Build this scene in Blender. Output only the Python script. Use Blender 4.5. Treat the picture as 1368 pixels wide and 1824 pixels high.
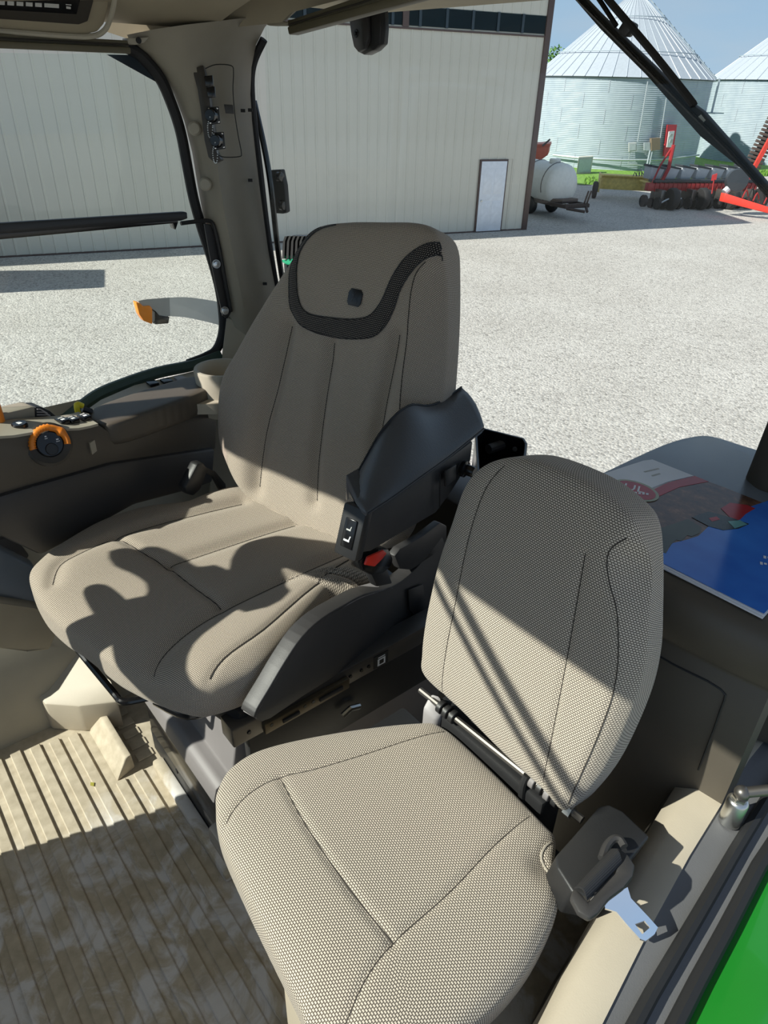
import bpy, bmesh, math, random
import numpy as np
from mathutils import Vector, Matrix
random.seed(7); rng = np.random.default_rng(7)
for o in list(bpy.data.objects): bpy.data.objects.remove(o)
C = bpy.context.scene.collection
S = bpy.context.scene

# ------------------------------------------------------------------ camera
# cab axes: +X driver's right, +Y tractor forward, z = 0 on the cab floor
F = 1240.0; PITCH = math.atan(760/1240.0); PHI = 0.030; HEAD = math.radians(50)
CAM = np.array([0, 0, 1.55]); GZ = -2.35            # GZ: yard level
_d = np.array([math.sin(HEAD), -math.cos(HEAD), 0]); _r = np.array([_d[1], -_d[0], 0])
FWD = math.cos(PITCH)*_d + np.array([0, 0, -math.sin(PITCH)])
_u = math.sin(PITCH)*_d + np.array([0, 0, math.cos(PITCH)])
CX = math.cos(PHI)*_r + math.sin(PHI)*_u; CY = math.cos(PHI)*_u - math.sin(PHI)*_r
cam = bpy.data.cameras.new('camera'); camo = bpy.data.objects.new('camera', cam); C.objects.link(camo)
cam.sensor_fit = 'VERTICAL'; cam.sensor_height = 36; cam.lens = 36*F/1824; cam.clip_start = 0.02; cam.clip_end = 400
camo.matrix_world = Matrix(((CX[0], CY[0], -FWD[0], 0), (CX[1], CY[1], -FWD[1], 0), (CX[2], CY[2], -FWD[2], 1.55), (0, 0, 0, 1)))
S.camera = camo

# ------------------------------------------------------------------ sky, sun, exposure
SUN_AZ = math.atan2(0.345, 0.94); SUN_EL = math.radians(38)
w = bpy.data.worlds.new('sky'); S.world = w; w.use_nodes = True
nt = w.node_tree; bg = nt.nodes['Background']
tc = nt.nodes.new('ShaderNodeTexCoord'); sx = nt.nodes.new('ShaderNodeSeparateXYZ'); nt.links.new(tc.outputs['Generated'], sx.inputs[0])
rp = nt.nodes.new('ShaderNodeValToRGB'); nt.links.new(sx.outputs[2], rp.inputs[0]); el = rp.color_ramp.elements
el[0].position = 0.0; el[0].color = (.54, .82, 1.12, 1); el[1].position = 1.0; el[1].color = (.34, .43, .58, 1); q = el.new(.2); q.color = (.45, .66, .96, 1)
cn = nt.nodes.new('ShaderNodeTexNoise'); cn.inputs['Scale'].default_value = 2.6; cn.inputs['Detail'].default_value = 6
mp = nt.nodes.new('ShaderNodeMapping'); mp.inputs['Scale'].default_value = (1, 1, 3.5); nt.links.new(tc.outputs['Generated'], mp.inputs[0]); nt.links.new(mp.outputs[0], cn.inputs[0])
cr = nt.nodes.new('ShaderNodeValToRGB'); nt.links.new(cn.outputs[0], cr.inputs[0]); cr.color_ramp.elements[0].position = .45; cr.color_ramp.elements[0].color = (0, 0, 0, 1); cr.color_ramp.elements[1].position = .8; cr.color_ramp.elements[1].color = (.6, .6, .6, 1)
mx = nt.nodes.new('ShaderNodeMix'); mx.data_type = 'RGBA'; nt.links.new(cr.outputs[0], mx.inputs[0]); nt.links.new(rp.outputs[0], mx.inputs[6]); mx.inputs[7].default_value = (.82, .86, .92, 1)
nt.links.new(mx.outputs[2], bg.inputs[0]); bg.inputs[1].default_value = 0.56
sl = bpy.data.lights.new('sun', 'SUN'); sl.energy = 5.6; sl.angle = math.radians(0.53); sl.color = (1.0, 0.95, 0.88)
so = bpy.data.objects.new('sun', sl); C.objects.link(so)
LD = Vector((-math.sin(SUN_AZ)*math.cos(SUN_EL), -math.cos(SUN_AZ)*math.cos(SUN_EL), -math.sin(SUN_EL)))
so.rotation_euler = LD.to_track_quat('-Z', 'Y').to_euler()
so.location = (6, 14, 14)
S.view_settings.view_transform = 'Standard'; S.view_settings.look = 'None'; S.view_settings.gamma = 1
S.view_settings.use_curve_mapping = False; S.view_settings.exposure = 0.35

# ------------------------------------------------------------------ geometry helpers
UP = np.array([0, 0, 1.0]); EX = np.array([1.0, 0, 0]); EY = np.array([0, 1.0, 0])
def V(*a): return np.array(a, float)
def nrm(v): v = np.array(v, float); return v/np.linalg.norm(v)
def ray(x, y):
    v = FWD*F + CX*(x-684) - CY*(y-912); return v/np.linalg.norm(v)
def hit(x, y, p0, n):
    v = ray(x, y); return CAM + v*(((np.array(p0)-CAM) @ n)/(v @ n))
def onz(x, y, z): return hit(x, y, (0, 0, z), UP)
def onx(x, y, X): return hit(x, y, (X, 0, 0), EX)
def ony(x, y, Y): return hit(x, y, (0, Y, 0), EY)
class Fr:
    def __init__(s, o, a, b, c): s.o = np.array(o, float); s.a = [nrm(a), nrm(b), nrm(c)]
    def w(s, x, y, z=0): return s.o + x*s.a[0] + y*s.a[1] + z*s.a[2]
    def loc(s, p): return np.array([(np.array(p)-s.o) @ a for a in s.a])
    def px(s, x, y, z=0): return s.loc(hit(x, y, s.w(0, 0, z), s.a[2]))
WL = {}
def setp(o, label=None, cat=None, group=None, kind=None):
    if label: o['label'] = label
    if cat: o['category'] = cat
    if group: o['group'] = group
    if kind: o['kind'] = kind
    return o
def thing(name, loc, label, cat, group=None, kind=None):
    o = bpy.data.objects.new(name, None); C.objects.link(o); o.location = Vector([float(q) for q in loc]); o.empty_display_size = 0.05
    WL[o.name] = np.array(loc, float); return setp(o, label, cat, group, kind)
class MB:
    """collects polygons in world space; build() links them as one mesh object"""
    def __init__(s): s.v = []; s.f = []; s.uv = None
    def add(s, vs, fs):
        n = len(s.v); s.v += [tuple(map(float, q)) for q in vs]; s.f += [tuple(i+n for i in f) for f in fs]; return s
    def bm(s, bm):
        bm.verts.ensure_lookup_table(); bm.verts.index_update()
        s.add([v.co[:] for v in bm.verts], [[v.index for v in f.verts] for f in bm.faces]); bm.free(); return s
    def box(s, a, b, bev=0, seg=2):
        a = np.minimum(a, b), np.maximum(a, b); lo, hi = a
        return s.prism([V(lo[0], lo[1], lo[2]), V(hi[0], lo[1], lo[2]), V(hi[0], hi[1], lo[2]), V(lo[0], hi[1], lo[2])], V(0, 0, hi[2]-lo[2]), bev, seg)
    def fbox(s, fr, a, b, bev=0, seg=2):
        (x0, y0, z0), (x1, y1, z1) = a, b
        return s.prism([fr.w(x0, y0, z0), fr.w(x1, y0, z0), fr.w(x1, y1, z0), fr.w(x0, y1, z0)], fr.a[2]*(z1-z0), bev, seg)
    def prism(s, pts, d, bev=0, seg=2):
        bm = bmesh.new(); n = len(pts)
        a = [bm.verts.new(tuple(p)) for p in pts]; b = [bm.verts.new(tuple(np.array(p)+d)) for p in pts]
        bm.faces.new(a[::-1]); bm.faces.new(b)
        for i in range(n): bm.faces.new((a[i], a[(i+1) % n], b[(i+1) % n], b[i]))
        bmesh.ops.recalc_face_normals(bm, faces=bm.faces)
        if bev > 0:
            bmesh.ops.bevel(bm, geom=list(bm.edges), offset=bev, segments=seg, profile=0.5, affect='EDGES', clamp_overlap=True)
        return s.bm(bm)
    def loft(s, rows, close_u=False, cap=False):
        n = len(rows[0]); vs = [p for r in rows for p in r]; fs = []
        for i in range(len(rows)-1):
            for j in range(n if close_u else n-1):
                k = (j+1) % n; fs.append((i*n+j, i*n+k, (i+1)*n+k, (i+1)*n+j))
        if cap: fs += [tuple(range(n))[::-1], tuple(range((len(rows)-1)*n, len(rows)*n))]
        return s.add(vs, fs)
    def tube(s, path, r, seg=10, rs=None, cap=True):
        path = [np.array(p, float) for p in path]; rows = []; n = len(path)
        t0 = nrm(path[1]-path[0]); a = nrm(np.cross(t0, UP if abs(t0[2]) < .9 else EX))
        for i, p in enumerate(path):
            t = nrm(path[min(i+1, n-1)]-path[max(i-1, 0)]); a = nrm(a-t*(a @ t)); b = np.cross(t, a)
            rr = r if rs is None else rs[i]
            rows.append([p+rr*(math.cos(2*math.pi*k/seg)*a+math.sin(2*math.pi*k/seg)*b) for k in range(seg)])
        return s.loft(rows, True, cap)
    def lathe(s, prof, o, ax, seg=24, cap=True):
        ax = nrm(ax); a = nrm(np.cross(ax, UP if abs(ax[2]) < .9 else EX)); b = np.cross(ax, a); o = np.array(o, float)
        rows = [[o+h*ax+r*(math.cos(2*math.pi*k/seg)*a+math.sin(2*math.pi*k/seg)*b) for k in range(seg)] for r, h in prof]
        return s.loft(rows, True, cap)
    def solid(s, rows, d):
        """a patch of rows of points thickened by vector d"""
        R, n = len(rows), len(rows[0]); vs = [p for r in rows for p in r]; m = len(vs); vs = vs+[np.array(p)+d for p in vs]; fs = []
        for i in range(R-1):
            for j in range(n-1):
                q = (i*n+j, i*n+j+1, (i+1)*n+j+1, (i+1)*n+j); fs.append(q); fs.append(tuple(k+m for k in q[::-1]))
        bd = [(0, j) for j in range(n)]+[(i, n-1) for i in range(1, R)]+[(R-1, j) for j in range(n-2, -1, -1)]+[(i, 0) for i in range(R-2, 0, -1)]
        bd = [i*n+j for i, j in bd]
        for k in range(len(bd)): a, b = bd[k], bd[(k+1) % len(bd)]; fs.append((a, a+m, b+m, b))
        return s.add(vs, fs)
    def build(s, name, mat, parent=None, smooth=35, label=None, cat=None, group=None, kind=None, sub=0, origin=None):
        v = np.array(s.v); c = (v.min(0)+v.max(0))/2 if origin is None else np.array(origin, float)
        me = bpy.data.meshes.new(name); me.from_pydata([tuple(q) for q in v-c], [], s.f); me.update()
        bm = bmesh.new(); bm.from_mesh(me); bmesh.ops.recalc_face_normals(bm, faces=bm.faces); bm.to_mesh(me); bm.free()
        if s.uv is not None:
            ul = me.uv_layers.new(name='weave')
            for lp in me.loops: ul.data[lp.index].uv = s.uv[lp.vertex_index]
        if smooth:
            me.polygons.foreach_set('use_smooth', [True]*len(me.polygons)); me.set_sharp_from_angle(angle=math.radians(smooth))
        o = bpy.data.objects.new(name, me); C.objects.link(o)
        me.materials.append(mat)
        pw = np.zeros(3)
        if parent is not None: o.parent = parent; pw = WL[parent.name]
        o.location = Vector([float(q) for q in c-pw]); WL[o.name] = c
        if sub:
            m = o.modifiers.new('smooth', 'SUBSURF'); m.levels = m.render_levels = sub
        return setp(o, label, cat, group, kind)
def spl(pts, n=8, closed=False):
    """Catmull-Rom through points"""
    P = [np.array(p, float) for p in pts]; out = []; N = len(P)
    for i in range(N if closed else N-1):
        if closed: a, b, c, d = P[(i-1) % N], P[i], P[(i+1) % N], P[(i+2) % N]
        else: a, b, c, d = P[max(i-1, 0)], P[i], P[i+1], P[min(i+2, N-1)]
        for k in range(n):
            t = k/n; out.append(0.5*((2*b)+(-a+c)*t+(2*a-5*b+4*c-d)*t*t+(-a+3*b-3*c+d)*t**3))
    if not closed: out.append(P[-1])
    return out
def seg_dist(P, line):
    """distance of points (N,2) to a polyline"""
    P = np.asarray(P)[:, :2]; best = np.full(len(P), 1e9); L = [np.array(q[:2], float) for q in line]
    for a, b in zip(L[:-1], L[1:]):
        d = b-a; t = np.clip(((P-a) @ d)/max(d @ d, 1e-12), 0, 1); q = a+t[:, None]*d
        best = np.minimum(best, np.linalg.norm(P-q, axis=1))
    return best
class Cushion:
    """padded panel: closed outline in a frame's plane, puffed to both sides, seams pressed into the front"""
    def __init__(s, fr, outline, c, T, Tb, m=6, seams=(), fn=None, NA=280, NR=80):
        s.fr, s.c, s.T, s.m, s.seams, s.fn, s.Tb = fr, np.array(c, float), T, m, seams, fn, Tb
        o = np.array(outline)[:, :2]-s.c; th = np.arctan2(o[:, 1], o[:, 0]); r = np.hypot(o[:, 0], o[:, 1])
        k = np.argsort(th); th, r = th[k], r[k]; s.th = np.concatenate([th-2*math.pi, th, th+2*math.pi]); s.r = np.concatenate([r, r, r])
        s.NA, s.NR = NA, NR
    def R(s, a): return np.interp(a, s.th, s.r)
    def h(s, P, back=False):
        P = np.atleast_2d(P)[:, :2]; q = P-s.c; rho = np.clip(np.hypot(q[:, 0], q[:, 1])/s.R(np.arctan2(q[:, 1], q[:, 0])), 0, 1)
        e = (1-rho**s.m)**(1/s.m)
        if back: return -s.Tb*e
        z = s.T*e
        if s.fn is not None: z = z+s.fn(P)*e
        for line, dep, wid in s.seams:
            d = seg_dist(P, line); z = z-dep*np.exp(-(d/max(wid, .006))**2)*e
        return z
    def keep(s, L, lim=.97):
        o = []
        for q in L:
            d = np.array(q[:2])-s.c
            if np.hypot(*d) <= lim*float(s.R(math.atan2(d[1], d[0]))): o.append(np.array(q[:2], float))
        return o
    def mesh(s, front_only=False):
        mb = MB(); t = np.linspace(0, 1, s.NR+1)[1:]; rho = np.sin(t*math.pi/2)**0.85; rho[-1] = 1
        a = np.linspace(-math.pi, math.pi, s.NA, endpoint=False); R = s.R(a); D = np.stack([np.cos(a), np.sin(a)], 1)
        vs = [np.array([*s.c, s.h(s.c)[0]])]; uv = [s.c.copy()]; prev = np.tile(vs[0], (s.NA, 1)); arc = np.zeros(s.NA); fs = []
        rings = []
        for k, rh in enumerate(rho):
            P = s.c+D*(R*rh)[:, None]; z = s.h(P); q = np.column_stack([P, z]); arc = arc+np.linalg.norm(q-prev, axis=1); prev = q
            rings.append(len(vs)); vs += list(q); uv += list(s.c+D*arc[:, None])
        for rh in rho[::-1][1::3]:
            P = s.c+D*(R*rh)[:, None]; z = s.h(P, True); q = np.column_stack([P, z]); arc = arc+np.linalg.norm(q-prev, axis=1); prev = q
            rings.append(len(vs)); vs += list(q); uv += list(s.c+D*arc[:, None])
        n = s.NA
        for j in range(n): fs.append((0, rings[0]+j, rings[0]+(j+1) % n))
        for A, B in zip(rings[:-1], rings[1:]):
            for j in range(n): fs.append((A+j, B+j, B+(j+1) % n, A+(j+1) % n))
        fs.append(tuple(rings[-1]+j for j in range(n))[::-1])
        mb.add([s.fr.w(*q) for q in vs], fs); mb.uv = uv; return mb
    def on(s, P, lift=0.0):
        P = np.atleast_2d(P)[:, :2]; z = s.h(P)+lift
        return [s.fr.w(p[0], p[1], zz) for p, zz in zip(P, z)]
    def seam_tube(s, line, r=0.0011, lift=0.0004, lim=.97):
        line = s.keep(line, lim); L = [np.array(q[:2], float) for q in line]; out = []
        for a, b in zip(L[:-1], L[1:]):
            n = max(2, int(np.linalg.norm(b-a)/0.006)); out += [a+(b-a)*k/n for k in range(n)]
        out.append(L[-1]); return MB().tube(s.on(out, lift), r, 5)
def text_mesh(mb, txt, fr, size, x=0, y=0, z=0.0005, align='CENTER', depth=0.0004):
    cu = bpy.data.curves.new('lettering', 'FONT'); cu.body = txt; cu.size = size; cu.align_x = align; cu.align_y = 'CENTER'; cu.extrude = depth; cu.resolution_u = 2
    o = bpy.data.objects.new('lettering', cu); C.objects.link(o); dg = bpy.context.evaluated_depsgraph_get(); me = bpy.data.meshes.new_from_object(o.evaluated_get(dg))
    mb.add([fr.w(v.co.x+x, v.co.y+y, v.co.z+z) for v in me.vertices], [tuple(p.vertices) for p in me.polygons])
    bpy.data.objects.remove(o); bpy.data.meshes.remove(me); bpy.data.curves.remove(cu); return mb

# ------------------------------------------------------------------ materials
def srgb(r, g, b):
    f = lambda c: (c/255/12.92) if c/255 <= .04045 else ((c/255+.055)/1.055)**2.4
    return (f(r), f(g), f(b), 1)
class Mat:
    def __init__(s, name):
        s.m = bpy.data.materials.new(name); s.m.use_nodes = True; s.t = s.m.node_tree; s.b = s.t.nodes['Principled BSDF']; s.out = s.t.nodes['Material Output']
    def n(s, typ, **kw):
        q = s.t.nodes.new(typ)
        for k, v in kw.items():
            if isinstance(k, str) and hasattr(q, k): setattr(q, k, v)
            else: q.inputs[k.replace('_', ' ')].default_value = v
        return q
    def l(s, a, b): s.t.links.new(a, b)
    def coord(s, kind='Object', scale=(1, 1, 1)):
        c = s.n('ShaderNodeTexCoord'); m = s.n('ShaderNodeMapping'); m.inputs['Scale'].default_value = scale; s.l(c.outputs[kind], m.inputs[0]); return m.outputs[0]
    def ramp(s, fac, stops):
        r = s.n('ShaderNodeValToRGB'); e = r.color_ramp.elements
        while len(e) < len(stops): e.new(0.5)
        for q, (p, c) in zip(e, stops): q.position = p; q.color = c
        s.l(fac, r.inputs[0]); return r.outputs[0]
    def mix(s, f, a, b, blend='MIX'):
        q = s.n('ShaderNodeMix'); q.data_type = 'RGBA'; q.blend_type = blend
        for sock, val in ((q.inputs[0], f), (q.inputs[6], a), (q.inputs[7], b)):
            if isinstance(val, (float, int)): sock.default_value = val
            elif isinstance(val, tuple): sock.default_value = val
            else: s.l(val, sock)
        return q.outputs[2]
    def bump(s, h, strength=.3, dist=.001):
        b = s.n('ShaderNodeBump'); b.inputs['Strength'].default_value = strength; b.inputs['Distance'].default_value = dist
        s.l(h, b.inputs['Height']); s.l(b.outputs[0], s.b.inputs['Normal']); return b
def plain(name, col, rough=.5, metal=0, grain=0.0, gscale=400, var=0.06, spec=.5, coat=0):
    """plastic, paint or metal: one colour, slight uneven tone, optional fine grain"""
    M = Mat(name); c = M.coord(); nz = M.n('ShaderNodeTexNoise', Scale=9.0, Detail=4.0); M.l(c, nz.inputs[0])
    d = tuple(q*(1-var) for q in col[:3])+(1,); e = tuple(min(1, q*(1+var)) for q in col[:3])+(1,)
    M.l(M.ramp(nz.outputs[0], [(.3, d), (.7, e)]), M.b.inputs['Base Color'])
    M.b.inputs['Roughness'].default_value = rough; M.b.inputs['Metallic'].default_value = metal; M.b.inputs['Specular IOR Level'].default_value = spec
    if coat: M.b.inputs['Coat Weight'].default_value = coat
    if grain:
        g = M.n('ShaderNodeTexNoise', Scale=float(gscale), Detail=2.0); M.l(c, g.inputs[0]); M.bump(g.outputs[0], grain, .0006)
    return M.m
def fabric(name, knot, ground, bw=.0046, rh=.0034, fill=.30, depth=.5):
    M = Mat(name); uv = M.n('ShaderNodeTexCoord'); br = M.n('ShaderNodeTexBrick'); br.offset = .5; br.squash = 1
    br.inputs['Scale'].default_value = 1; br.inputs['Brick Width'].default_value = bw; br.inputs['Row Height'].default_value = rh
    br.inputs['Mortar Size'].default_value = rh*fill; br.inputs['Mortar Smooth'].default_value = .75; br.inputs['Bias'].default_value = 0
    M.l(uv.outputs['UV'], br.inputs[0])
    nz = M.n('ShaderNodeTexNoise', Scale=260.0, Detail=2.0); M.l(uv.outputs['UV'], nz.inputs[0])
    k = M.mix(nz.outputs[0], tuple(q*.75 for q in knot[:3])+(1,), tuple(min(1, q*1.2) for q in knot[:3])+(1,))
    M.l(M.mix(br.outputs['Fac'], k, ground), M.b.inputs['Base Color'])
    inv = M.n('ShaderNodeMath', operation='SUBTRACT'); inv.inputs[0].default_value = 1; M.l(br.outputs['Fac'], inv.inputs[1])
    M.bump(inv.outputs[0], depth, .0012); M.b.inputs['Roughness'].default_value = .9; M.b.inputs['Specular IOR Level'].default_value = .15
    M.b.inputs['Sheen Weight'].default_value = .15
    return M.m
def glassm(name, tint=(.94, .97, .95, 1), refl=.06):
    M = Mat(name); t = M.n('ShaderNodeBsdfTransparent'); t.inputs[0].default_value = tint
    g = M.n('ShaderNodeBsdfGlossy'); g.inputs['Roughness'].default_value = .0; fr = M.n('ShaderNodeFresnel'); fr.inputs[0].default_value = 1.3
    mx = M.n('ShaderNodeMixShader'); M.l(fr.outputs[0], mx.inputs[0]); M.l(t.outputs[0], mx.inputs[1]); M.l(g.outputs[0], mx.inputs[2]); M.l(mx.outputs[0], M.out.inputs[0])
    return M.m
m_tan = fabric('tan_woven_cloth', (.67, .59, .49, 1), (.105, .088, .072, 1))
m_drv = fabric('tan_fine_cloth', (.63, .54, .44, 1), (.11, .09, .072, 1), bw=.0040, rh=.0030, fill=.28, depth=.45)
m_band = fabric('black_dotted_mesh', (.26, .23, .2, 1), (.006, .006, .007, 1), bw=.0042, rh=.0042, fill=.40)
m_seam = plain('seam_thread', (.05, .042, .035, 1), .9)
m_pipe = plain('black_piping', (.012, .012, .013, 1), .6)
m_blk = plain('black_plastic', (.020, .020, .021, 1), .45, grain=.25)
m_blkg = plain('black_gloss', (.008, .008, .009, 1), .2)
m_lth = plain('black_leatherette', (.075, .078, .084, 1), .38, grain=.5, gscale=260)
m_char = plain('charcoal_plastic', (.04, .038, .038, 1), .5, grain=.2)
m_grey = plain('warm_grey_plastic', (.20, .185, .185, 1), .55, grain=.2)
m_lgrey = plain('light_grey_plastic', (.34, .32, .32, 1), .5, grain=.15)
m_brn = plain('brown_grey_plastic', (.085, .072, .056, 1), .5, grain=.3)
m_brnd = plain('dark_brown_plastic', (.045, .039, .032, 1), .45, grain=.3)
m_beige = plain('beige_plastic', (.48, .42, .33, 1), .55, grain=.3)
m_taupe = plain('taupe_trim', (.31, .28, .22, 1), .6, grain=.3)
m_head = plain('headliner', (.33, .285, .20, 1), .85, grain=.35, gscale=700)
m_bage = plain('khaki_plastic', (.40, .365, .29, 1), .55, grain=.2)
m_rub = plain('black_rubber', (.014, .014, .015, 1), .65)
m_steel = plain('zinc_steel', (.62, .62, .6, 1), .3, 1)
m_dsteel = plain('dark_steel', (.16, .15, .14, 1), .4, .8)
m_rail = plain('bronze_rail', (.12, .095, .06, 1), .4, .6)
m_chrome = plain('chrome', (.86, .87, .9, 1), .08, 1, var=.02)
m_green = plain('green_paint', (.012, .20, .02, 1), .18, coat=.6, var=.03)
m_dgreen = plain('dark_green_frame', (.05, .085, .07, 1), .5)
m_org = plain('orange_plastic', (.83, .24, .02, 1), .4)
m_amb = plain('amber_lens', (.95, .30, .03, 1), .25)
m_yel = plain('yellow_plastic', (.85, .72, .03, 1), .4)
m_red = plain('red_button', (.70, .035, .02, 1), .35)
m_white = plain('white_print', (.75, .76, .78, 1), .5)
m_gprint = plain('grey_print', (.5, .5, .48, 1), .6)
m_bluegrey = plain('slate_tray', (.17, .20, .24, 1), .3, grain=.2)
m_glass = glassm('cab_glass')
m_tint = plain('dark_tint_band', (.03, .04, .05, 1), .1)

# ================================================================== THE CAB SHELL (setting)
def struct(mb, name, mat, parent=None, **k):
    return mb.build(name, mat, parent, kind=None if parent is not None else 'structure', **k)
floor = struct(MB().box((.0, -1.5, -.10), (1.66, .55, -.012), .004), 'floor', m_beige)
struct(MB().box((-.1, -1.6, -.75), (2.0, .9, -.11), .02), 'trim_1', m_blk)          # cab underframe

# right lower wall: sloping beige side below the window, ledge under the glass
def P(X, Y, Z): return V(X, Y, Z)
ys = [.55, .2, -.2, -.6, -1.0, -1.3]
rows = [[P(x, y, z) for y in ys] for x, z in ((1.60, -.02), (1.625, .10), (1.66, .22), (1.74, .34), (1.84, .46), (1.90, .60), (1.93, .70), (1.95, .775))]
wr = struct(MB().solid(rows, V(.05, 0, -.02)), 'wall_right', m_bage)
# mat-side step and door pocket on that wall
mb = MB(); pk = [onx(0, 1082, 1.66), onx(105, 1100, 1.66)]
pocket = thing('door_pocket', (1.66, -.12, .2), 'grey storage pocket with a latched lid low on the right cab wall', 'pocket')
A = [onx(-60, 1050, 1.60), onx(-10, 1068, 1.62), onx(60, 1078, 1.64), onx(104, 1092, 1.64), onx(102, 1130, 1.64), onx(88, 1160, 1.64), onx(50, 1163, 1.62), onx(0, 1156, 1.62), onx(-60, 1140, 1.6)]
MB().prism(A, V(.03, 0, .0), .010, 3).build('pocket_body', m_taupe, pocket)
A = [onx(-60, 950, 1.70), onx(20, 990, 1.70), onx(60, 1010, 1.70), onx(80, 1040, 1.68), onx(100, 1085, 1.66), onx(70, 1098, 1.65), onx(20, 1092, 1.65), onx(-60, 1075, 1.65)]
MB().prism(A, V(.03, 0, .01), .006, 2).build('pocket_lid', m_bluegrey, pocket)
MB().prism([onx(4, 1088, 1.635), onx(14, 1080, 1.635), onx(48, 1080, 1.635), onx(54, 1090, 1.635), onx(50, 1102, 1.635), onx(12, 1100, 1.635)], V(.025, 0, .0), .005, 2).build('latch', m_bage, pocket)
st = MB()
top = [onz(62, 1235, .10), onz(78, 1210, .12), onz(112, 1135, .2), onz(160, 1165, .2), onz(200, 1215, .12), onz(210, 1250, .10), onz(140, 1258, .10), onz(80, 1254, .10)]
st.prism(top, V(.0, 0, -.10), .006, 2)
struct(st, 'trim_2', m_beige)
struct(MB().prism([onx(-50, 975, 1.76), onx(25, 955, 1.76), onx(52, 990, 1.76), onx(0, 1075, 1.76), onx(-50, 1120, 1.76)], V(.02, 0, 0), .003), 'trim_3', m_char)

# floor mat with its ribs
mat = thing('floor_mat', (.9, .1, -.012), 'dirty beige ribbed rubber mat on the cab floor', 'mat')
M = Mat('dusty_mat'); gq = M.n('ShaderNodeNewGeometry'); c = gq.outputs['Position']; n1 = M.n('ShaderNodeTexNoise', Scale=11.0, Detail=9.0, Distortion=.8, Roughness=.62); M.l(c, n1.inputs[0]); n2 = M.n('ShaderNodeTexNoise', Scale=40.0, Detail=5.0); M.l(c, n2.inputs[0])
base = M.ramp(n2.outputs[0], [(.3, (.40, .34, .25, 1)), (.7, (.54, .47, .36, 1))])
geo = M.n('ShaderNodeNewGeometry'); sp = M.n('ShaderNodeSeparateXYZ'); M.l(geo.outputs['Position'], sp.inputs[0])
msk = M.ramp(n1.outputs[0], [(.47, (0, 0, 0, 1)), (.60, (1, 1, 1, 1))])
pat = M.n('ShaderNodeMapRange'); M.l(sp.outputs[0], pat.inputs[0]); pat.inputs[1].default_value = 1.32; pat.inputs[2].default_value = 1.15
mm = M.n('ShaderNodeMath', operation='MULTIPLY'); M.l(msk, mm.inputs[0]); M.l(pat.outputs[0], mm.inputs[1])
m2 = M.n('ShaderNodeMath', operation='MULTIPLY'); M.l(mm.outputs[0], m2.inputs[0]); m2.inputs[1].default_value = .75
M.l(M.mix(m2.outputs[0], base, (.74, .73, .74, 1)), M.b.inputs['Base Color']); M.b.inputs['Roughness'].default_value = .75; M.bump(n2.outputs[0], .3, .002)
m_mat = M.m
MB().prism([P(.25, .55, -.012), P(1.60, .55, -.012), P(1.615, -.12, -.012), P(1.565, -.34, -.012), P(1.56, -.9, -.012), P(.25, -.9, -.012)], V(0, 0, .012), .003).build('mat_sheet', m_mat, mat)
y = -.30; k = 0
while y < .5:
    x1 = 1.545 if y > -.24 else 1.31
    if y > -.24: x1 = 1.575-.13*max(0, -y-.05)*2
    mb = MB().prism([P(.28, y, .0), P(x1, y, .0), P(x1, y+.027, .0), P(.28, y+.027, .0)], V(0, 0, .0065), .0022, 1); mb.build('rib', m_mat, mat); y += .0465
MB().prism([P(1.52, -.232, 0), P(1.535, -.268, .05), P(1.535, -.284, .052), P(1.535, -.287, 0)], V(-.205, 0, 0), .004, 2).build('heel_block', m_mat, mat)
for i in range(5):
    yy = -.33-.0; xx = 1.52-.045*i
    MB().prism([P(xx, -.300, 0), P(xx+.028, -.300, 0), P(xx+.028, -.345, 0), P(xx, -.345, 0)], V(0, 0, .004), .0015, 1).build('cross_rib', m_mat, mat)
MB().prism([P(1.30, -.322, 0), P(1.30, -.352, 0), P(.9, -.352, 0), P(.9, -.322, 0)], V(0, 0, .03), .008, 2).build('mat_lip', m_mat, mat)
lf = onz(165, 1397, .008); MB().prism([lf+V(-.008, 0, 0), lf+V(0, .006, 0), lf+V(.009, .002, 0), lf+V(.002, -.005, 0)], V(0, 0, .001), 0).build('leaf_scrap', plain('dry_leaf', (.35, .32, .05, 1), .7), None, label='small dry yellow leaf scrap lying on the ribbed floor mat', cat='leaf')

# front wall, roof, pillars that stay outside the frame but shade the cab
struct(MB().box((.0, .55, -.1), (1.42, .62, .82), .02), 'wall_front', m_brn)
roof = struct(MB().box((-.06, -1.62, 1.735), (2.06, .388, 1.95), .01, 2), 'ceiling', m_head)
struct(MB().box((.02, .30, 1.735), (1.98, .36, 1.80), .004), 'trim_4', m_head)
for nme, x in (('trim_5', -.03), ('trim_6', 1.99)):
    struct(MB().prism([P(x, .52, -.1), P(x+.07, .52, -.1), P(x+.07, .62, -.1), P(x, .62, -.1)], V(0, -.2, 1.88), .01), nme, m_blk)

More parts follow.
